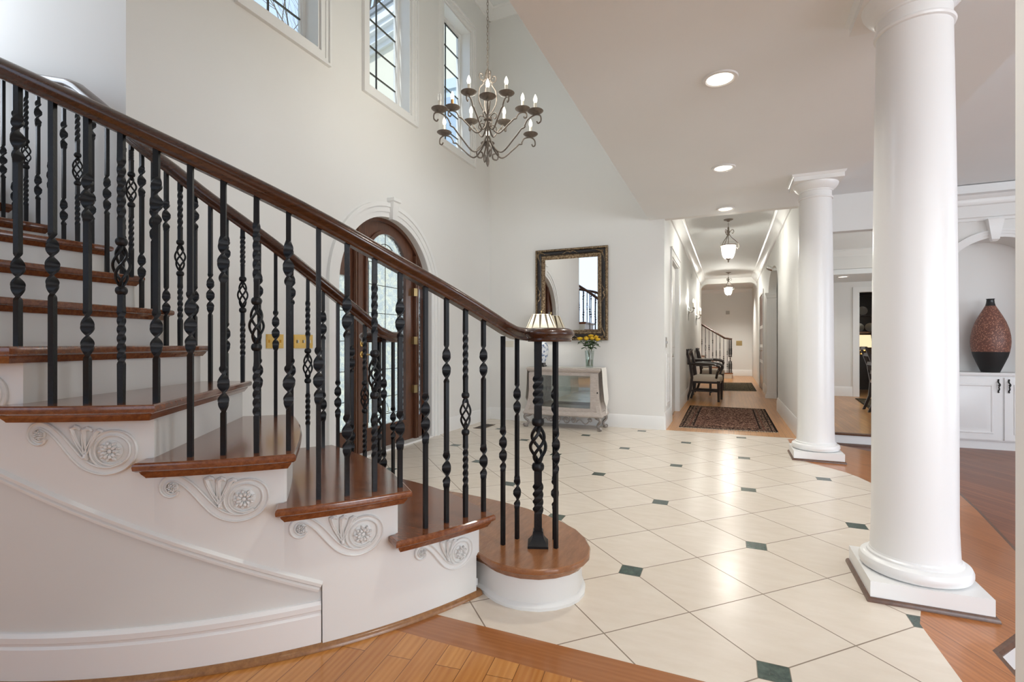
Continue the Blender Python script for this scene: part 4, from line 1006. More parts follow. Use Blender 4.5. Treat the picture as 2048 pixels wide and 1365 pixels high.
for sx in (-1, 1):
    for fy in (True, False):
        x = xm + sx*(hx - .0); y = KY0 - .005 if fy else KY1 - .05; d = -1 if fy else .3
        p = catmull([(x - sx*.05, y + .03, .165), (x + sx*.012, y + d*.025, .145), (x + sx*.02, y + d*.03, .11), (x - sx*.012, y, .07), (x - sx*.01, y + d*.005, .04), (x + sx*.02, y + d*.03, .022), (x + sx*.035, y + d*.045, .034)], 6)
        m = MB().tube(p, [.024, .027, .030, .031, .030, .028, .026, .024, .022, .020, .018, .017] + [.016]*(len(p) - 12), 8); m.lathe([(.012, 0), (.028, .004), (.03, .014), (.022, .026), (0, .03)], x + sx*.012, y + d*.02, 0, 12)
        ob('leg', m, M_pewter, co, 'curled scroll leg')
# runner across the console top with pointed ends
def cloth():
    m = mat('white_runner_cloth', (.80, .77, .72), .85); n = N(m); n.bump(n.noise(n.pos(), 400, 2), .3, .002); return m
M_cloth = cloth()
rn = MB(); ry0, ry1 = 6.03, 6.27; tz = .757; prof = []
L_ = [(-hx - .046, .29, 1), (-hx - .046, .36, 0), (-hx - .03, .55, 0), (-hx - .024, .72, 0), (-hx - .016, .757, 0), (0, .757, 0), (hx + .016, .757, 0), (hx + .024, .72, 0), (hx + .034, .55, 0), (hx + .052, .36, 0), (hx + .052, .29, 1)]
top = []; 
for a, z, pt in L_:
    ya, yb = (ym - .005, ym + .005) if pt else (ry0, ry1)
    if pt: z -= .02
    top.append([(xm + a, ya, z), (xm + a, (ya*2+yb)/3, z), (xm + a, (ya+2*yb)/3, z), (xm + a, yb, z)])
rings = []
for i, r in enumerate(top):
    a, z, pt = L_[i]; n_ = Vector((0, 0, 1)) if abs(a) < hx + .02 else Vector((1 if a > 0 else -1, 0, 0))
    if abs(abs(a) - hx - .016) < .002: n_ = Vector((1 if a > 0 else -1, 0, 1)).normalized()
    rings.append([tuple(Vector(p) + n_*.0) for p in r] + [tuple(Vector(p) + n_*.003) for p in r[::-1]])
rn.loft(rings)
for sg in (-1, 1): rn.lathe([(.002, -.10), (.010, -.09), (.007, -.03), (.010, -.015), (.004, 0)], xm + sg*(hx + .049), ym, .285, 8)
ob('table_runner', rn, M_cloth, None, 'white cloth runner with pointed tasselled ends draped over the display console', 'table runner')

# table lamp
lx, ly = -2.245, 6.15
lp = empty('table_lamp', (lx, ly, .760), 'lit blue-and-white ginger jar lamp with pleated cream shade on the console', 'lamp')
ob('base', MB().levels([(lx-.055, ly-.055), (lx+.055, ly-.055), (lx+.055, ly+.055), (lx-.055, ly+.055)], [(.760, .004), (.768, -.004), (.776, 0), (.790, .012), (.806, .008), (.812, .014)]), M_black, lp, 'black wooden stand')
def delft():
    m = mat('blue_white_porcelain', (.82, .84, .86), .12); n = N(m)
    n.color(n.ramp(n.noise(n.pos(), 24, 4, .65), [(.50, (.80, .82, .84)), (.55, (.30, .38, .52)), (.62, (.06, .10, .24)), (.72, (.55, .6, .68))])); return m
ob('jar', MB().lathe([(0, 0), (.046, 0), (.05, .01), (.072, .06), (.090, .11), (.098, .155), (.094, .20), (.074, .245), (.046, .275), (.036, .29), (.038, .31), (.030, .325), (.012, .34), (.010, .36), (0, .36)], lx, ly, .812, 32), delft(), lp)
ob('neck', MB().lathe([(.006, 1.16), (.006, 1.25), (.014, 1.26), (.014, 1.30), (.004, 1.31), (.004, 1.47), (.010, 1.478), (.010, 1.492), (0, 1.5)], lx, ly, 0, 12), M_brassdull, lp)
shd = MB(); seg = 72
def pleat_r(t, k): return (.212 + (.118 - .212)*t)*(1 + .006*(1 if k % 2 else -1))
rings = [[(lx + pleat_r(t, k)*math.cos(2*PI*k/seg), ly + pleat_r(t, k)*math.sin(2*PI*k/seg), 1.238 + .205*t) for k in range(seg)] for t in [0, .03, .5, .97, 1]]
shd.loft(rings, cap=False); so_ = ob('shade', shd, M_shade, lp, 'pleated cream shade', ang=180)
tan = MB()
for k in range(12):
    a0 = 2*PI*(k + .5)/12; w0, w1 = .30/6*PI/3.0*.25, .30/6*PI/3.0*1.0
    q = []
    for t in (0.02, .5, .98):
        r_ = (.212 + (.118 - .212)*t)*1.010; wd_ = .012 + (.135 - .012)*t
        q.append([(lx + rr_*math.cos(a0 + s_*wd_), ly + rr_*math.sin(a0 + s_*wd_), 1.238 + .205*t) for s_, rr_ in ((-1, r_), (1, r_), (1, r_ + .0015), (-1, r_ + .0015))])
    tan.loft(q)
ob('shade_panels', tan, M_shade2, so_, 'darker wedge-shaped stripes')
ob('bulb', MB().lathe([(0, 1.30), (.012, 1.305), (.028, 1.345), (.022, 1.375), (0, 1.385)], lx, ly, 0, 12), M_bulb, lp)
light('table_lamp_glow', 'POINT', (lx, ly, 1.335), 5.5, WARM, .05)

# vase of yellow roses
vx, vy = -1.60, 6.14
va = empty('glass_vase', (vx, vy, .760), 'clear ribbed glass vase holding yellow roses on the console', 'vase')
ob('body', MB().lathe([(.0, 0), (.044, .0), (.046, .01), (.049, .10), (.060, .215), (.056, .215), (.046, .10), (.042, .014), (0, .012)], vx, vy, .760, 24), M_vaseglass, va)
ob('water', MB().lathe([(0, .013), (.041, .0145), (.0445, .10), (0, .10)], vx, vy, .760, 20), glassmat('vase_water', (.80, .86, .82), .05), va)
M_rose = mat('yellow_petal', (.80, .50, .025), .5); M_leaf = mat('dark_rose_leaf', (.035, .085, .022), .45); M_stem = mat('rose_stem', (.06, .12, .03), .5)
M_rose.node_tree.nodes['Principled BSDF'].inputs['Subsurface Weight'].default_value = 0
for i, (dx, dy, z, s, where) in enumerate([(-.115, -.02, 1.115, 1.15, 'leftmost of the bunch'), (-.048, .03, 1.128, 1.0, 'second from the left of the bunch'), (-.025, -.05, 1.115, .95, 'front middle of the bunch'), (.012, .02, 1.150, 1.1, 'highest of the bunch'), (.042, -.04, 1.12, .95, 'right of the highest bloom'), (.100, .01, 1.105, 1.1, 'rightmost of the bunch, low'), (.075, .03, 1.138, .95, 'upper right of the bunch')]):
    x, y = vx + dx, vy + dy
    r = empty('yellow_rose', (x, y, z), 'yellow rose in the glass vase, ' + where, 'flower', 'yellow roses in the vase')
    b = MB()
    for lay, (rad, h, np_) in enumerate(((.014, .034, 3), (.022, .034, 4), (.031, .030, 5))):
        for k in range(np_):
            a0 = 2*PI*k/np_ + lay*.6; rows = []
            for t in (0, .35, .7, 1):
                rr_ = rad*(.35 + .75*math.sin(PI*.55*t)); row = []
                for u in (-1, -.4, .4, 1): row.append((x + s*rr_*math.cos(a0 + u*.85*PI/np_*1.35), y + s*rr_*math.sin(a0 + u*.85*PI/np_*1.35), z - .012 + s*h*t*(1 - .10*abs(u))))
                rows.append(row)
            rows2 = [[(px, py, pz - .0015) for px, py, pz in row][::-1] for row in rows]
            b.loft([p + q for p, q in zip(rows, rows2)])
    b.lathe([(0, -.012), (.012, -.008), (.016, .01), (.010, .026), (0, .03)], x, y, z, 10)
    ob('bloom', b, M_rose, r, 'yellow bloom')
    e = (vx - dx*.30, vy - dy*.3, .778); mid = (vx + dx*.22, vy + dy*.22, .965)
    p = catmull([(x, y, z - .01), ((x + mid[0])/2, (y + mid[1])/2, (z + mid[2])/2 + .01), mid, e], 6)
    ob('stem', MB().tube(p, .0032, 6), M_stem, r)
    lv = MB()
    for q in range(8):
        t = .08 + .06*q; c = p[int(t*(len(p) - 1))]; a = q*2.4 + i*1.3; L = .06 + .014*(q % 3)
        d = Vector((math.cos(a), math.sin(a), .15 - .25*(q % 2))); sd = Vector((-math.sin(a), math.cos(a), 0))
        rows = []
        for t2 in (0, .25, .5, .75, 1):
            w_ = .023*math.sin(PI*min(.98, t2*.9 + .05)); cc = Vector(c) + d*L*t2 - Vector((0, 0, .018*t2*t2))
            rows.append([cc - sd*w_, cc - Vector((0, 0, .003)), cc + sd*w_, cc + Vector((0, 0, .0015))])
        lv.loft(rows)
    ob('leaf', lv, M_leaf, r, 'dark green leaves')

# ------------------------------------------------------------------ plates, outlets, grilles
def plate(name, label, cat, axis, wall, u, z, w_, h_, m_, toggles, nrm, mt=None):
    """axis 'x': on a wall normal to X at x=wall, centred (y=u, z)"""
    o = empty(name, (wall, u, z - h_/2) if axis == 'x' else (u, wall, z - h_/2), label, cat)
    def bx(mb, u0, z0, u1, z1, d0, d1):
        a, b = sorted((wall + nrm*d0, wall + nrm*d1))
        return mb.box(a, u0, z0, b, u1, z1) if axis == 'x' else mb.box(u0, a, z0, u1, b, z1)
    p = bx(MB(), u - w_/2, z - h_/2, u + w_/2, z + h_/2, .0005, .005); p2 = bx(p, u - w_/2 + .005, z - h_/2 + .005, u + w_/2 - .005, z + h_/2 - .005, .005, .008)
    ob('plate', p2, m_, o)
    for du, dz, tw, tht, kind_ in toggles: ob(kind_, bx(MB(), u + du - tw/2, z + dz - tht/2, u + du + tw/2, z + dz + tht/2, .008, .018 if kind_ == 'toggle' else .0095), mt or m_, o)
    return o
plate('switch_plate', 'polished brass wall plate left of the front door, its toggles hidden behind the balusters', 'switch plate', 'x', XW, 2.71, 1.073, .155, .105, M_brass, [(du, 0, .010, .022, 'toggle') for du in (-.05, 0, .05)], 1)
plate('switch_plate', 'brass wall plate with three white toggles, nearer the front door', 'switch plate', 'x', XW, 2.98, 1.073, .195, .108, M_brass, [(du, 0, .010, .024, 'toggle') for du in (-.06, 0, .06)], 1, M_plastic)
plate('wall_outlet', 'ivory double plate on the back wall below the table lamp, left of the mirror', 'outlet', 'y', YB, -2.79, 1.055, .125, .085, M_plastic, [(-.03, 0, .012, .022, 'toggle'), (.03, 0, .012, .022, 'toggle')], -1)
plate('switch_plate', 'white switch plate at the corner of the hall wall, above the return air grille', 'switch plate', 'x', -.72, 6.36 + .16, 1.075, .12, .13, M_chrome, [(-.025, 0, .012, .03, 'toggle'), (.025, 0, .012, .03, 'toggle')], 1)
plate('switch_plate', 'brass plate on the far end wall of the hall, beside the stair rail', 'switch plate', 'y', 18.3, .33, 1.09, .18, .16, M_brassdull, [(-.04, 0, .02, .03, 'toggle'), (.04, 0, .02, .03, 'toggle')], -1)
plate('thermostat', 'small grey box high on the hall end wall behind the pendant', 'thermostat', 'y', 18.3, -.02, 2.12, .12, .12, mat('grey_plastic', (.42, .40, .37), .5), [(0, 0, .05, .05, 'panel')], -1)
al = plate('door_chime', 'little white alarm box high on the left hall wall near the crown moulding', 'alarm', 'x', -.72, 11.1, 2.50, .20, .12, M_white, [(.05, 0, .03, .07, 'panel')], 1, M_blackpaint)
gv = empty('return_air_grille', (-.72, 6.72, .27), 'tall white louvred return-air grille low on the left hall wall', 'vent')
m = MB().box(-.7195, 6.56, .27, -.711, 6.60, .93).box(-.7195, 6.86, .27, -.711, 6.90, .93).box(-.7195, 6.60, .27, -.711, 6.86, .31).box(-.7195, 6.60, .89, -.711, 6.86, .93); ob('frame', m, M_trim, gv)
m = MB(); z = .32
while z < .885: m.box(-.7195, 6.60, z, -.714, 6.86, z + .009); z += .018
for y in (6.665, 6.73, 6.795): m.box(-.7195, y - .004, .31, -.7125, y + .004, .89)
ob('louvres', m, M_trim, gv)
fv = empty('floor_register', (-2.86, 5.72, 0), 'wooden slotted floor register in the tile by the corner left of the console', 'vent')
m = MB().box(-2.93, 5.54, .0005, -2.79, 5.90, .004)
ob('frame', m, mat('register_wood', (.16, .11, .07), .5), fv)
m = MB()
for k in range(14): m.box(-2.915, 5.56 + k*.023, .004, -2.805, 5.572 + k*.023, .0055)
ob('slots', m, M_blackpaint, fv)

# ------------------------------------------------------------------ recessed lights
def downlight(x, y, z, label, e=56, r=.083, grp=None):
    o = empty('recessed_light', (x, y, z - .004), label, 'ceiling light', grp)
    ob('trim_ring', MB().lathe([(r - .012, .0), (r - .004, -.006), (r + .012, -.005), (r + .016, .003), (r - .012, .003)], x, y, z - .004, 32), M_white, o)
    ob('lens', MB().lathe([(0, -.001), (r - .012, -.001), (r - .012, .003), (0, .003)], x, y, z - .004, 32), M_can, o, 'glowing lens')
    light('downlight_beam', 'SPOT', (x, y, z - .03), e, WARM, .07, (0, 0, 0), spot=125)
downlight(-.045, 3.13, CH, 'nearest and largest of the row of glowing recessed ceiling lights')
downlight(-.04, 4.72, CH, 'second glowing recessed light in the row along the foyer ceiling')
downlight(-.03, 6.16, CH, 'glowing recessed light at the edge of the foyer ceiling before the hall pendant')
downlight(.0, 16.6, HH, 'small glowing recessed light at the far end of the hall above the second pendant', 230)
downlight(1.95, 10.95, 2.31, 'glowing recessed light in the low ceiling beyond the dining room', 30)
for p, e_ in (((-.045, 1.54), 46), ((-.045, -.05), 14)): light('downlight_beam', 'SPOT', (p[0], p[1], CH - .03), e_, WARM, .07, (0, 0, 0), spot=125)

# ------------------------------------------------------------------ hall pendants
def pendant(y, label, e):
    x = 0.0; o = empty('pendant_lantern', (x, y, 2.26), label, 'pendant light')
    ob('canopy', MB().lathe([(0, -.035), (.018, -.03), (.03, -.014), (.062, -.008), (.066, 0), (0, 0)], x, y, HH, 24), M_chand, o)
    m = MB(); z = HH - .035; k = 0
    while z > 2.80:
        m.tube([(x + (.006*math.cos(2*PI*q/10) if k % 2 else 0), y + (0 if k % 2 else .006*math.cos(2*PI*q/10)), z - .012 + .014*math.sin(2*PI*q/10)) for q in range(10)], .002, 4, closed=True); z -= .024; k += 1
    m.tube([(x, y, 2.80), (x, y, 2.52)], .005, 6)
    ob('chain', m, M_chand, o)
    m = MB().lathe([(.008, 2.66), (.02, 2.67), (.016, 2.70), (.024, 2.715), (.016, 2.735), (.012, 2.78), (.004, 2.79)], x, y, 0, 14)
    for q in range(3):
        a = PI/2 + .45 + q*2*PI/3; c, s = math.cos(a), math.sin(a)
        pts = catmull([(.012, 2.69), (.035, 2.735), (.062, 2.745), (.075, 2.715), (.058, 2.69), (.048, 2.70)], 6)
        m.tube([(x + p.x*c, y + p.x*s, p.y) for p in [Vector((r_, z_)) for r_, z_ in [tuple(q_) for q_ in pts]]], .0045, 6)
        pts = catmull([(.014, 2.68), (.045, 2.63), (.105, 2.57), (.140, 2.52), (.142, 2.475), (.125, 2.46), (.115, 2.475)], 6)
        m.tube([(x + p.x*c, y + p.x*s, p.y) for p in [Vector((r_, z_)) for r_, z_ in [tuple(q_) for q_ in pts]]], .0045, 6)
    m.lathe([(.100, 2.508), (.108, 2.508), (.108, 2.522), (.100, 2.522)], x, y, 0, 32)
    ob('scroll_frame', m, M_chand, o)
    ob('bell_jar', MB().loft([[(x + r_*math.cos(2*PI*k/32), y + r_*math.sin(2*PI*k/32), z_) for k in range(32)] for r_, z_ in [(.02, 2.318), (.055, 2.325), (.078, 2.36), (.092, 2.42), (.100, 2.50), (.108, 2.545), (.118, 2.56)]], cap=False), M_jar, o, 'glass bell jar')
    ob('finial', MB().lathe([(0, 2.262), (.008, 2.27), (.010, 2.285), (.006, 2.293), (.02, 2.305), (.042, 2.322), (.02, 2.326), (0, 2.326)], x, y, 0, 18), M_chand, o)
    m = MB()
    for q in range(3):
        a = 2*PI*q/3 + .4; m.lathe([(0, 2.40), (.010, 2.41), (.013, 2.44), (.006, 2.475), (0, 2.48)], x + .034*math.cos(a), y + .034*math.sin(a), 0, 10)
    ob('bulb', m, M_pbulb, o, 'cluster of lit candle bulbs')
    light('pendant_glow', 'POINT', (x, y, 2.44), e, WARM, .03)
pendant(8.06, 'glass bell-jar lantern pendant nearest the foyer, hanging in the hall', 60)
pendant(14.0, 'smaller-looking glass bell-jar lantern at the far end of the hall', 80)

# ------------------------------------------------------------------ wall sconces
def sconce(y, label):
    o = empty('wall_sconce', (-.72, y, 1.52), label, 'wall light'); x = -.72
    m = MB(); pr = [(0, 1.50), (.006, 1.52), (.010, 1.62), (.022, 1.66), (.034, 1.70), (.022, 1.745), (.010, 1.77), (0, 1.775)]
    m.lathe(pr, x + .012, y, 0, 14); ob('backplate', m, M_chrome, o)
    m = MB()
    for sg in (-1, 1):
        m.tube(catmull([(x + .02, y, 1.70), (x + .06, y + sg*.03, 1.665), (x + .10, y + sg*.075, 1.70), (x + .105, y + sg*.085, 1.745)], 6), .007, 7)
        m.lathe([(.006, 0), (.03, .010), (.033, .018), (.01, .012), (0, .012)], x + .105, y + sg*.085, 1.74, 16)
    ob('arm', m, M_chrome, o)
    for sg in (-1, 1):
        ob('candle_sleeve', MB().lathe([(0, 1.752), (.011, 1.752), (.011, 1.85), (0, 1.85)], x + .105, y + sg*.085, 0, 12), M_candle, o)
        ob('bulb', MB().lathe([(0, 1.85), (.010, 1.858), (.014, 1.875), (.009, 1.905), (0, 1.93)], x + .105, y + sg*.085, 0, 12), M_bulb, o, 'lit candle bulb')
    light('sconce_glow', 'POINT', (x + .125, y, 1.90), 6, WARM, .05)
sconce(10.25, 'silver two-candle wall sconce above the nearer hall chair')
sconce(12.73, 'silver two-candle wall sconce above the farther hall chair')

# ------------------------------------------------------------------ hall doors
d2 = empty('door_2', (-.74, (LD0 + LD1)/2, 0), 'painted white door in the left hall wall beside the grille', 'door', kind='structure')
m = MB()
for y0, y1, z0, z1 in ((LD0 - .09, LD0, 0, LDZ + .09), (LD1, LD1 + .09, 0, LDZ + .09), (LD0, LD1, LDZ, LDZ + .09)): m.box(-.72, y0, z0, -.702, y1, z1)
m.box(-.72, LD0 - .10, LDZ + .09, -.692, LD1 + .10, LDZ + .115); m.box(-.84, LD0, 0, -.715, LD0 + .02, LDZ); m.box(-.84, LD1 - .02, 0, -.715, LD1, LDZ); m.box(-.84, LD0, LDZ - .02, -.715, LD1, LDZ)
ob('casing', m, M_trim, d2)
m = MB().box(-.81, LD0 + .022, .008, -.77, LD1 - .022, LDZ - .022)
for z0, z1 in ((.2, .85), (1.0, 2.1)):
    for y0, y1 in ((LD0 + .13, (LD0+LD1)/2 - .06), ((LD0+LD1)/2 + .06, LD1 - .13)):
        m.loft([[(-.77 + p, y0 + i_, z0 + i_), (-.77 + p, y1 - i_, z0 + i_), (-.77 + p, y1 - i_, z1 - i_), (-.77 + p, y0 + i_, z1 - i_)] for i_, p in ((0, 0), (.012, .008), (.03, .002), (.05, .006))])
ob('leaf', m, paint('door_grey_paint', (.66, .65, .63), .35), d2)
k = MB().lathe([(0, 0), (.03, 0), (.03, .006), (.012, .012), (.012, .03), (.026, .04), (.03, .055), (.02, .068), (0, .07)], n=18).xf(Matrix.Translation((-.77, LD0 + .09, .90)) @ Matrix.Rotation(R(90), 4, 'Y')); ob('knob', k, M_chrome, d2)
k = MB().tube([(-.77, LD0 + .10, .09), (-.70, LD0 + .10, .08)], .008, 8); ob('door_stop', k, M_chrome, d2)
d3 = empty('door_3', (.76, (RD0 + RD1)/2, 0), 'dark wooden panelled door with pale rails in the right hall wall', 'door', kind='structure')
m = MB()
for y0, y1, z0, z1 in ((RD0 - .09, RD0, 0, RDZ + .09), (RD1, RD1 + .09, 0, RDZ + .09), (RD0, RD1, RDZ, RDZ + .09)): m.box(.702, y0, z0, .72, y1, z1)
ob('casing', m, M_trim, d3)
m = MB().box(.715, RD0 + .01, .01, .755, RD1 - .01, RDZ - .01)
ob('leaf', m, M_door, d3)
for z in (.62, .98, 1.42): ob('rail', MB().box(.709, RD0 + .02, z, .716, RD1 - .02, z + .07), M_white, d3, 'pale horizontal band')
k = MB().tube([(.715, RD0 + .08, .92), (.66, RD0 + .08, .92), (.655, RD0 + .18, .92)], .010, 8); ob('lever_handle', k, M_chrome, d3)

# arch jambs with pilasters and the floodlight lamp by the arch
for i, (y, s) in enumerate(((AY1, -1),)):
    p = empty('pilaster', (.80, y, 0), 'white fluted pilaster at the far side of the hall arch', 'pilaster', kind='structure')
    ob('base', MB().box(.66, y - .06, 0, .86, y + .0, .07).box(.675, y - .05, .07, .86, y, .11), M_trim, p)
    m = MB().box(.69, y - .035, .11, .86, y, AS - .10)
    for xg in (.71, .745, .78, .815): m.box(xg, y - .042, .2, xg + .018, y - .035, AS - .2)
    ob('shaft', m, M_trim, p)
    ob('capital', MB().loft([[(.69 - a, y - .035 - a, z), (.86, y - .035 - a, z), (.86, y, z), (.69 - a, y, z)] for a, z in ((.0, AS - .10), (.01, AS - .09), (.01, AS - .07), (.03, AS - .03), (.035, AS - .02), (.035, AS))]), M_trim, p)
fl_ = empty('spot_lamp', (.70, 9.15, 2.26), 'tiny nickel adjustable spotlight at the near edge of the hall arch', 'light')
k = MB().lathe([(.0, 0), (.03, 0), (.036, .05), (.03, .09), (0, .095)], n=14).xf(Matrix.Translation((.66, 9.15, 2.27)) @ Matrix.Rotation(R(-60), 4, 'Y')); ob('head', k, M_chrome, fl_)
ob('bracket', MB().box(.66, 9.135, 2.25, .72, 9.165, 2.29), M_chrome, fl_)

# ------------------------------------------------------------------ hall stair with railing
hs = empty('hall_staircase', (-.4, 16.9, 0), 'short run of white steps with wooden treads at the end of the hall', 'staircase')
for k in range(6):
    x1 = .10 - .27*k; m = MB()
    ob('tread', MB().box(x1 - .30, 16.75, .174*(k+1) - .03, x1 + .03, 18.28, .174*(k+1)), M_tread, hs)
    ob('riser', MB().box(max(-2.98, x1 - 2.2), 16.77, .174*k, x1, 18.28, .174*(k+1) - .03), M_stair_white, hs)
hrr = empty('hall_stair_railing', (-.3, 16.82, .174), 'small black iron stair railing with dark handrail at the end of the hall', 'railing')
m = MB().sweep([(-1.4, 16.83, 2.05), (-.12, 16.83, 1.22), (.10, 16.83, 1.18)][::1], RAILP); ob('handrail', m, M_rail, hrr)
for k in range(13):
    x = -.03 - .105*k; n_ = 1 + max(0, int((.10 - x)/.27)); z0 = .174*n_; zt = 1.22 + (-.12 - x)*.648 if x < -.12 else 1.2
    m, b = baluster(['double', 'single', 'basket', 'single'][k % 4], zt - z0); o = ob('baluster', put(m, x, 16.83, z0), M_iron, hrr)
    if b: ob('basket', put(b, x, 16.83, z0), M_iron, o)
for x in (.02, .085, -.0):
    s_ = 2.0 if x != 0 else 1; m, b = baluster('basket' if s_ > 1 else 'single', 1.02, s_); ob('newel_post' if s_ > 1 else 'baluster', put(m, x if x else .052, 16.83, .174), M_iron, hrr)

# ------------------------------------------------------------------ rugs
def rugmat(name, dk, mid, lt):
    m = mat(name, mid, .95, 0, Specular_IOR_Level=.05); n = N(m); g = n.coord('Generated')
    sep = n.n('ShaderNodeSeparateXYZ'); n.l(g, sep.inputs[0])
    ex = n.math('MINIMUM', sep.outputs[0], n.math('SUBTRACT', 1, sep.outputs[0])); ey = n.math('MINIMUM', sep.outputs[1], n.math('SUBTRACT', 1, sep.outputs[1]))
    e = n.math('MINIMUM', ex, n.math('MULTIPLY', ey, 2.05))
    vo = n.n('ShaderNodeTexVoronoi'); vo.inputs['Scale'].default_value = 42; mp = n.pos(scale=(1, 1, 1)); n.l(mp, vo.inputs['Vector'])
    fld = n.ramp(n.noise(n.pos(), 48, 3, .7), [(.42, dk), (.52, mid), (.60, lt)])
    brd = n.ramp(n.math('ADD', n.math('MULTIPLY', vo.outputs['Distance'], .9), n.math('MULTIPLY', n.noise(n.pos(), 30, 2), .5)), [(.35, mid), (.55, lt), (.75, dk)])
    c = n.mix(n.math('LESS_THAN', e, .165), fld, brd)
    for a, b, q in ((.155, .172, dk), (.118, .130, mid), (.05, .062, dk), (0, .022, tuple(x*.4 for x in dk))):
        c = n.mix(n.math('MULTIPLY', n.math('GREATER_THAN', e, a), n.math('LESS_THAN', e, b)), c, q)
    n.color(c); n.bump(n.noise(n.pos(), 500, 2), .4, .003); return m
M_rug = rugmat('persian_rug', (.016, .009, .008), (.13, .05, .036), (.38, .25, .18)); M_rug2 = rugmat('olive_rug', (.018, .016, .012), (.07, .055, .035), (.20, .15, .095))
M_fringe = mat('cream_fringe', (.66, .58, .48), .9)
def rug(p, m_, label, fr=True):
    r = empty('rug', (sum(q[0] for q in p)/4, sum(q[1] for q in p)/4, 0), label, 'rug')
    ob('pile', MB().prism(p, .001, .010), m_, r)
    rnd = random.Random(3)
    for a, b, d in ((p[0], p[1], -1), (p[3], p[2], 1)):
        f = MB()
        n_ = 90
        for k in range(n_):
            t = (k + .5)/n_; x = a[0] + (b[0]-a[0])*t; y = a[1] + (b[1]-a[1])*t; dx = rnd.uniform(-.015, .015); L = rnd.uniform(.035, .065)
            f.tube([(x, y, .006), (x + dx*.5, y + d*L*.5, .005), (x + dx, y + d*L, .003)], .0028, 4)
        ob('fringe', f, M_fringe, r, 'cream end fringe')
rug([(-.575, 6.64), (.545, 6.70), (.54, 8.99), (-.60, 9.03)], M_rug, 'dark red and tan patterned rug with cream fringe at the mouth of the hall')
rug([(-.20, 12.25), (.58, 12.4), (.58, 15.0), (-.15, 14.8)], M_rug2, 'dark olive patterned rug far down the hall past the chairs')

# ------------------------------------------------------------------ hall armchairs (built facing +x)
def fabric(name, c):
    m = mat(name, c, .9); n = N(m); n.color(n.mix(n.noise(n.pos(), 60, 3), tuple(x*.85 for x in c), c)); n.bump(n.noise(n.pos(), 300, 2), .3, .002); return m
M_seat = fabric('cream_damask', (.55, .48, .40))
def armchair():
    o = empty('armchair', (0, 0, 0), 'x', 'chair', 'matching dark-framed armchairs along the hall wall')
    W, D, SH = .25, .24, .43
    m = MB().levels([(-D, -W), (D, -W - .02), (D + .02, 0), (D, W + .02), (-D, W)], [(SH - .06, .005), (SH - .04, 0), (SH + .0, 0), (SH + .03, .01), (SH + .045, .04), (SH + .05, .09)]); ob('seat', m, M_seat, o, 'pale damask seat', local=True)
    m = MB().levels([(-D, -W), (D, -W), (D, W), (-D, W)], [(SH - .10, .01), (SH - .05, .01)]); ob('seat_rail', m, M_chairwood, o, local=True)
    for sy in (-1, 1):
        m = MB(); m.loft([[(x - a, sy*(W - .01) - a, z), (x + a, sy*(W - .01) - a, z), (x + a, sy*(W - .01) + a, z), (x - a, sy*(W - .01) + a, z)] for x, z, a in ((D - .02, 0, .018), (D - .02, .2, .022), (D - .02, SH - .05, .028))]); ob('leg', m, M_chairwood, o, local=True)
        m = MB(); m.loft([[(x - a, sy*yy - a, z), (x + a, sy*yy - a, z), (x + a, sy*yy + a, z), (x - a, sy*yy + a, z)] for x, yy, z, a in ((-D - .09, W - .02, 0, .018), (-D - .03, W - .02, .2, .022), (-D, W - .02, SH, .025), (-D - .03, W - .01, .68, .023), (-D - .085, W + .005, .90, .022), (-D - .10, W + .012, .965, .017))]); ob('leg', m, M_chairwood, o, 'back leg running up into the back post', local=True)
        p = catmull([(-D - .03, sy*(W), .68), (-D + .12, sy*(W + .035), .695), (D - .10, sy*(W + .05), .685), (D - .005, sy*(W + .045), .63), (D - .035, sy*(W + .03), .54), (D - .06, sy*(W + .01), SH)], 6); m = MB().tube(p, [.022]*len(p), 7); ob('arm', m, M_chairwood, o, local=True)
    m = MB()
    for z0, z1, bow in ((.86, .93, .03), (.66, .70, .02)):
        m.loft([[(-D - .075 + (z0 - .9)*.3 - bow*math.cos(PI*t/2), W*t, z0 + .03*(t*t)), (-D - .06 + (z0 - .9)*.3 - bow*math.cos(PI*t/2), W*t, z0 + .03*(t*t)), (-D - .06 + (z1 - .9)*.3 - bow*math.cos(PI*t/2), W*t, z1 + .03*t*t), (-D - .075 + (z1 - .9)*.3 - bow*math.cos(PI*t/2), W*t, z1 + .03*t*t)] for t in [-1 + k/6 for k in range(13)]])
    for sg in (-1, 1):
        for a, b in ((.04, .20), (.20, .06)): m.tube(catmull([(-D - .075, sg*a, .68), (-D - .09, sg*(a + b)/2*.7, .78), (-D - .10, sg*b, .88)], 5), .016, 6)
        m.tube([(-D - .10, sg*(W - .02), .93), (-D - .105, sg*.13, .895), (-D - .10, sg*.02, .95)], .02, 6)
    ob('back_splat', m, M_chairwood, o, 'pierced interlaced back', local=True)
    m = MB().box(-D - .02, -W + .02, .17, -D + .0, W - .02, .20).box(-D, -.012, .18, D - .03, .012, .205)
    for sg in (-1, 1): m.box(-D - .02, sg*(W - .02) - .01, .175, D - .02, sg*(W - .02) + .01, .20)
    ob('stretcher', m, M_chairwood, o, local=True)
    return o
c1 = armchair(); c1.location = (-.36, 10.08, 0); c1.rotation_euler.z = R(-5); c1['label'] = 'dark carved armchair with pale seat nearest the foyer along the left hall wall'
c2 = copy_tree(c1); c2.location = (-.34, 12.62, 0); c2.rotation_euler.z = R(0); c2['label'] = 'second dark carved armchair farther down the left hall wall'

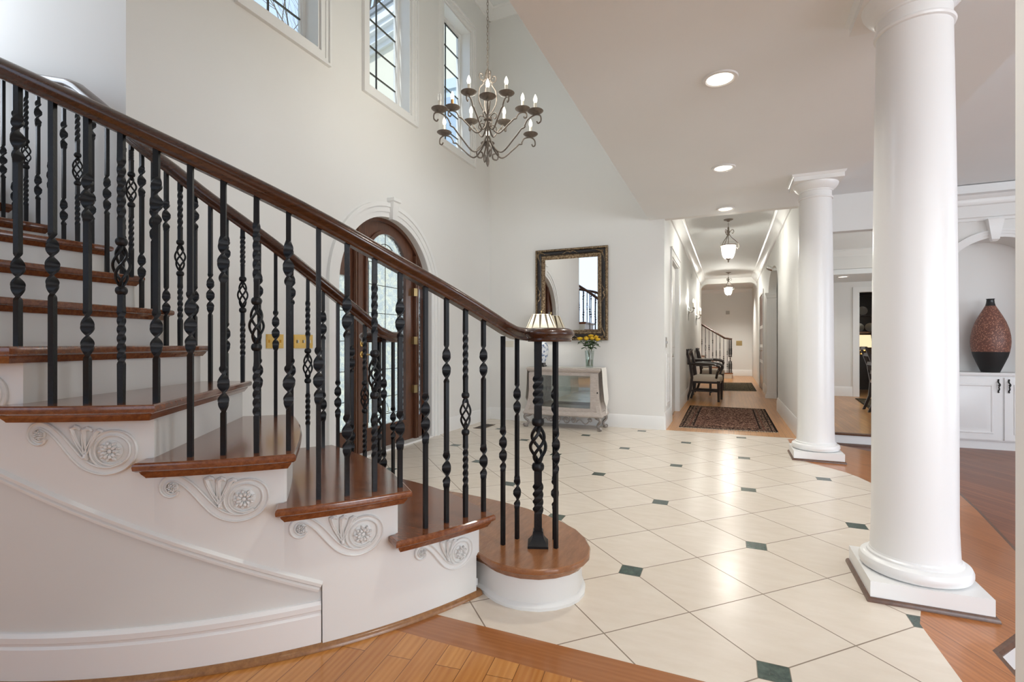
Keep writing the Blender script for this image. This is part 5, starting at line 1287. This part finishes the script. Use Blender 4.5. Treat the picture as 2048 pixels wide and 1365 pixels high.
sd = empty('side_table', (-.50, 11.32, 0), 'small dark side table standing between the two hall armchairs', 'table')
ob('top', MB().levels([(-.70, 10.98), (-.30, 10.98), (-.30, 11.66), (-.70, 11.66)], [(.715, .012), (.725, 0), (.738, 0), (.744, .005)]), M_chairwood, sd)
ob('apron', MB().box(-.68, 11.0, .60, -.33, 11.64, .716), M_chairwood, sd)
for x in (-.665, -.345):
    for y in (11.015, 11.625): ob('leg', MB().loft([[(x - a, y - a, z), (x + a, y - a, z), (x + a, y + a, z), (x - a, y + a, z)] for z, a in ((0, .012), (.60, .02))]), M_chairwood, sd)
# ------------------------------------------------------------------ built-in cabinet and big vase
cb = empty('base_cabinet', (2.84, BY, -.15), 'white panelled built-in base cabinet under the arched niche', 'cabinet')
ob('body', MB().box(2.02, BY + .002, -.05, 3.66, BY + .34, .69), M_trim, cb)
ob('toe_kick', MB().box(2.02, BY + .03, -.15, 3.66, BY + .34, -.05), M_trim, cb)
ob('top', MB().levels([(2.02, BY - .03), (3.66, BY - .03), (3.66, BY + .345), (2.02, BY + .345)], [(.69, .004), (.70, 0), (.72, 0), (.728, .006)]), M_trim, cb)
for x0, x1, hx_ in ((2.06, 2.83, 2.795), (2.85, 3.62, 2.885)):
    m = MB().box(x0, BY - .018, -.035, x1, BY + .002, .672); z0, z1 = .035, .60
    m.loft([[(x0 + .075 + i_, BY - .018 - p, z0 + i_), (x1 - .075 - i_, BY - .018 - p, z0 + i_), (x1 - .075 - i_, BY - .018 - p, z1 - i_), (x0 + .075 + i_, BY - .018 - p, z1 - i_)] for i_, p in ((0, 0), (.006, .007), (.018, .007), (.026, .001), (.05, .001), (.075, .008))])
    dr = ob('door', m, M_trim, cb)
    h = MB().tube(catmull([(hx_, BY - .02, .64), (hx_ - .006, BY - .04, .62), (hx_ + .006, BY - .045, .595), (hx_ - .004, BY - .045, .57), (hx_, BY - .042, .545), (hx_, BY - .02, .52)], 5), .007, 6)
    h.lathe([(0, -.012), (.013, 0), (0, .012)], hx_, BY - .04, .59, 10); h.lathe([(0, -.01), (.01, 0), (0, .01)], hx_, BY - .026, .65, 10); h.lathe([(0, -.01), (.01, 0), (0, .01)], hx_, BY - .026, .51, 10)
    ob('handle', h, M_blackpaint, dr, 'ornate dark handle')
def copper():
    m = mat('copper_pebble_glaze', (.3, .12, .07), .45); n = N(m); v = n.n('ShaderNodeTexVoronoi', feature='F1'); v.inputs['Scale'].default_value = 62
    n.l(n.coord('Object', scale=(1, 1, 1)), v.inputs['Vector'])
    big = n.noise(n.coord('Object'), 3, 2)
    c = n.ramp(v.outputs['Distance'], [(.05, (.62, .36, .24)), (.30, (.36, .15, .09)), (.5, (.12, .045, .028))])
    n.color(n.mix(n.math('MULTIPLY', big, .5), c, (.33, .15, .12))); n.bump(v.outputs['Distance'], .3, .004); return m
vz = .729; vX, vY = 2.79, BY + .155
gvz = empty('floor_vase', (vX, vY, vz), 'tall bulbous copper-pebbled vase with black neck and foot in the arched niche', 'vase')
P_ = [(.082, 0), (.086, .01), (.105, .06), (.128, .12), (.150, .18), (.163, .235)]; P2 = [(.163, .235), (.172, .29), (.176, .35), (.172, .42), (.158, .50), (.134, .58), (.104, .65), (.070, .72), (.046, .768)]
ob('foot', MB().lathe([(0, 0)] + P_ + [(.15, .235), (0, .235)], vX, vY, vz, 40), mat('matt_black_glaze', (.012, .011, .011), .55), gvz, 'black lower bowl')
ob('body', MB().lathe([(.15, .235)] + P2 + [(.03, .768)], vX, vY, vz, 40), copper(), gvz, 'copper pebbled body')
ob('neck', MB().lathe([(.03, .765), (.046, .768), (.038, .80), (.034, .838), (.040, .85), (.030, .85), (.026, .80)], vX, vY, vz, 24), M_black, gvz, 'short black neck')

# ------------------------------------------------------------------ dining room beyond
m = MB()
for y0, y1 in ((DX0 - .10, DX0), (DX1, DX1 + .10)): m.box(y0, 11.945, 0, y1, 11.97, 2.10)
m.box(DX0 - .1, 11.945, 2.10, DX1 + .1, 11.97, 2.2); m.box(DX0, 11.971, 0, DX0 + .015, 12.1, 2.09)
ob('trim_17', m, M_trim, kind=S)
rug([(2.0, 8.6), (4.6, 8.3), (4.9, 11.2), (2.25, 11.5)], M_rug2, 'dark patterned dining rug with a pale edge, behind the nearer column')
def dchair():
    o = empty('dining_chair', (0, 0, 0), 'dark wooden ladder-backed dining chair on the rug behind the nearer column', 'chair')
    for sx in (-.2, .2):
        m = MB(); m.loft([[(sx - a, y - a, z), (sx + a, y - a, z), (sx + a, y + a, z), (sx - a, y + a, z)] for y, z, a in ((-.28, 0, .018), (-.20, .22, .020), (-.18, .45, .021), (-.22, .70, .019), (-.32, 1.0, .018))]); ob('leg', m, M_chairwood, o, local=True)
        m = MB(); m.loft([[(sx - a, .2 - a, z), (sx + a, .2 - a, z), (sx + a, .2 + a, z), (sx - a, .2 + a, z)] for z, a in ((0, .015), (.43, .022))]); ob('leg', m, M_chairwood, o, local=True)
    ob('seat', MB().levels([(-.23, -.2), (.23, -.2), (.25, .24), (-.25, .24)], [(.43, .005), (.45, 0), (.48, .01), (.49, .05)]), M_seat, o, local=True)
    m = MB()
    for z, y in ((.60, -.20), (.74, -.235), (.88, -.28), (.98, -.315)): m.box(-.2, y - .01, z - .025, .2, y + .01, z + .025)
    ob('back_slats', m, M_chairwood, o, local=True); return o
dc = dchair(); dc.location = (2.26, 9.36, .012); dc.rotation_euler.z = R(-92)
hu = empty('hutch', (3.3, 14.2, 0), 'dark wooden hutch with shelves of plates in the den beyond the doorway', 'cabinet')
ob('base', MB().box(2.45, 13.9, 0, 4.3, 14.45, .80), M_hutch, hu); ob('back_panel', MB().box(2.45, 14.40, .80, 4.3, 14.45, 2.25), M_hutch, hu)
for z in (1.32, 1.72, 2.2): ob('shelf', MB().box(2.45, 14.15, z, 4.3, 14.40, z + .03), M_hutch, hu)
for x in (2.45, 4.27): ob('side_panel', MB().box(x, 14.15, .80, x + .03, 14.42, 2.25), M_hutch, hu)
M_plate = mat('glazed_plate', (.5, .5, .48), .2)
for x, z, lb in ((2.88, 1.35, 'left plate standing on the middle hutch shelf'), (3.10, 1.35, 'right plate standing on the middle hutch shelf'), (2.95, 1.75, 'plate standing on the upper hutch shelf')):
    k = MB().lathe([(0, 0), (.05, 0), (.09, .012), (.105, .02), (.09, .018), (.05, .006), (0, .006)], n=24).xf(Matrix.Translation((x, 14.34, z + .105)) @ Matrix.Rotation(R(80), 4, 'X')); ob('plate', k, M_plate, None, lb, 'plate', 'plates on the hutch')
tl = empty('table_lamp', (2.91, 14.1, .92), 'glowing square-shaded lamp on the hutch in the dark den', 'lamp')
ob('base', MB().lathe([(0, 0), (.07, 0), (.075, .02), (.055, .05), (.065, .10), (.03, .15), (.012, .16), (.012, .22), (0, .22)], 2.91, 14.1, .80, 18), M_brassdull, tl)
ob('shade', MB().loft([[(2.91 - a, 14.1 - a, z), (2.91 + a, 14.1 - a, z), (2.91 + a, 14.1 + a, z), (2.91 - a, 14.1 + a, z)] for a, z in ((.15, .98), (.13, 1.27))], cap=False), emit('glowing_cream_shade', (1, .82, .5), 1.0), tl)
light('den_lamp_glow', 'POINT', (2.91, 14.0, 1.13), 5, WARM, .05)

# ------------------------------------------------------------------ outside
M_stucco = paint('beige_stucco', (.80, .74, .60), .9, .1); M_roof = paint('grey_roof', (.30, .31, .33), .9, .1)
ob('ground_outside', MB().box(-60, -40, -.5, -3.35, 60, -.42), paint('pale_driveway', (.50, .49, .42), .95), kind=S)  # ground as driveway, made pale to brighten the door glass
ob('ground_outside_south', MB().box(-3.35, -60, -.5, 60, -3.45, -.42), paint('winter_lawn_south', (.30, .31, .2), .95), kind=S)
hw = empty('house_wing', (-6.0, 7.5, -.42), 'beige stucco gable of the neighbouring house wing seen through the high windows', 'building')
ypl = 6.95; xs0, xs1 = -6.6, -3.42
def rake(x): return 6.12 + (x + 5.58)*.268
m = MB(); m.loft([[(xs0, ypl, -.42), (xs0, ypl, rake(xs0)), (xs0, 10.0, rake(xs0)), (xs0, 10.0, -.42)], [(xs1, ypl, -.42), (xs1, ypl, rake(xs1)), (xs1, 10.0, rake(xs1)), (xs1, 10.0, -.42)]]); ob('wall', m, M_stucco, hw)
m = MB()
for d0, d1, p in ((-.08, .0, .05), (.0, .12, .14), (.12, .20, .22), (.20, .36, .26)): m.loft([[(x, ypl - p, rake(x) + d0), (x, ypl, rake(x) + d0), (x, ypl, rake(x) + d1), (x, ypl - p, rake(x) + d1)] for x in (xs0 - .2, xs1)])
ob('rake_board', m, M_trim, hw, 'white raking eave boards')
m = MB().loft([[(x, ypl - .3, rake(x) + .36), (x, 10.3, rake(x) + .36), (x, 10.3, rake(x) + .43), (x, ypl - .3, rake(x) + .43)] for x in (xs0 - .2, xs1)]); ob('roof', m, M_roof, hw)
m = MB().box(-4.55, ypl - .03, 2.6, -3.75, ypl, 5.12); m.box(-4.65, ypl - .06, 5.12, -3.65, ypl, 5.28); wf = ob('window', m, mat('pale_blue_shutter', (.62, .70, .76), .5), hw)
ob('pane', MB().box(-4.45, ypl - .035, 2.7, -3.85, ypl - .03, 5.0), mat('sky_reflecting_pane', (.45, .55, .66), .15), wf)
M_bark = paint('bare_bark', (.20, .165, .13), .95, .2)
def tree(x, y, h, label, seed):
    rnd = random.Random(seed); o = empty('bare_tree', (x, y, -.42), label, 'tree', 'leafless trees outside the high windows')
    m = MB(); tw = MB()
    def branch(p, d, L, r, depth):
        pts = [Vector(p)]; dd = Vector(d).normalized()
        for k in range(5):
            dd = (dd + Vector((rnd.uniform(-.14, .14), rnd.uniform(-.14, .14), rnd.uniform(-.05, .12)))).normalized(); pts.append(pts[-1] + dd*L/5)
        (m if depth < 2 else tw).tube(pts, [r*(1 - .11*k) for k in range(6)], 6 if depth < 2 else 4)
        if depth >= 4: return
        for k in range(4 if depth else 9):
            t = rnd.uniform(.25, 1) if depth else .30 + .7*k/8; i = min(4, int(t*5)); q = pts[i] + (pts[i+1] - pts[i])*(t*5 - i)
            a = rnd.uniform(0, 2*PI); sp = rnd.uniform(.45, .9)
            nd = dd*(1 - sp*.3) + Vector((math.cos(a), math.sin(a), .35))*sp
            branch(q, nd, L*rnd.uniform(.42, .62), r*(1 - .11*i)*.55, depth + 1)
    branch((x, y, -.42), (0, 0, 1), h, h*.013, 0)
    ob('trunk', m, M_bark, o); ob('twigs', tw, M_bark, o)
tree(-11.6, 10.6, 13, 'leafless tree filling the leftmost high window', 2)
tree(-21, 19, 15, 'second leafless tree, farther back behind the one in the leftmost high window', 5)

# ------------------------------------------------------------------ daylight, world, view
w_ = bpy.data.worlds.new('sky'); sc.world = w_; w_.use_nodes = True; t = w_.node_tree; bg = t.nodes['Background']
sky = t.nodes.new('ShaderNodeTexSky'); sky.sky_type = 'HOSEK_WILKIE'; sky.turbidity = 3.0; sky.ground_albedo = .4; sky.sun_direction = (.5, -.6, .6)
gm = t.nodes.new('ShaderNodeMix'); gm.data_type = 'RGBA'; gm.inputs[0].default_value = .80
t.links.new(sky.outputs[0], gm.inputs[6]); gm.inputs[7].default_value = (.60, .74, .98, 1)
t.links.new(gm.outputs[2], bg.inputs['Color']); bg.inputs['Strength'].default_value = 1.7
DAY = (.86, .93, 1.0)
# daylight entering each window of the rooms behind and beside the viewer (area lamps fill the wall openings; the east front one is added fill)
light('daylight_west', 'AREA', (-5.62, .8, 3.4), 55, DAY, 2.9, (0, R(-90), 0), 1.4)
light('daylight_south_stair', 'AREA', (-3.4, -3.22, 2.65), 5, DAY, 2.3, (R(90), 0, 0), 3.4)
light('daylight_south', 'AREA', (-.7, -3.22, 1.4), 4, DAY, 1.7, (R(90), 0, 0), 1.7)
light('daylight_south_living', 'AREA', (3.7, -3.22, 1.4), 130, DAY, 3.2, (R(90), 0, 0), 1.9)
light('daylight_east', 'AREA', (6.18, 3.8, 1.4), 70, DAY, 2.0, (0, R(90), 0), 3.1)
light('fill_east_front', 'AREA', (6.18, -2.0, 1.4), 200, DAY, 2.0, (0, R(90), 0), 2.9)  # added fill, aimed through the opening in wall_right at stringer and treads
light('daylight_dining', 'AREA', (6.18, 9.0, 1.5), 50, DAY, 1.3, (0, R(90), 0), 1.9)
sun = bpy.data.lights.new('sun', 'SUN'); sun.energy = 3.0; sun.angle = R(1); so2 = bpy.data.objects.new('sun', sun); col.objects.link(so2)
so2.rotation_euler = Vector((.12, .75, -.95)).to_track_quat('-Z', 'Y').to_euler()
light('downlight_beam', 'SPOT', (3.2, 4.2, 2.8), 12, WARM, .07, (0, 0, 0), spot=130)
light('dining_glow', 'POINT', (3.2, 9.2, 1.9), 20, WARM, .2)  # point lamp in the unseen part of the dining room, no fixture modelled

vs_ = sc.view_settings; vs_.view_transform = 'Standard'; vs_.look = 'None'; vs_.gamma = 1; vs_.use_curve_mapping = False; vs_.exposure = 0.0
sc.display_settings.display_device = 'sRGB'
cy = sc.cycles
cy.max_bounces = 8; cy.diffuse_bounces = 5; cy.glossy_bounces = 4; cy.transmission_bounces = 6; cy.transparent_max_bounces = 16
cy.sample_clamp_indirect = 4; cy.use_denoising = True; cy.caustics_reflective = False; cy.caustics_refractive = False
try: cy.denoiser = 'OPENIMAGEDENOISE'
except Exception: pass
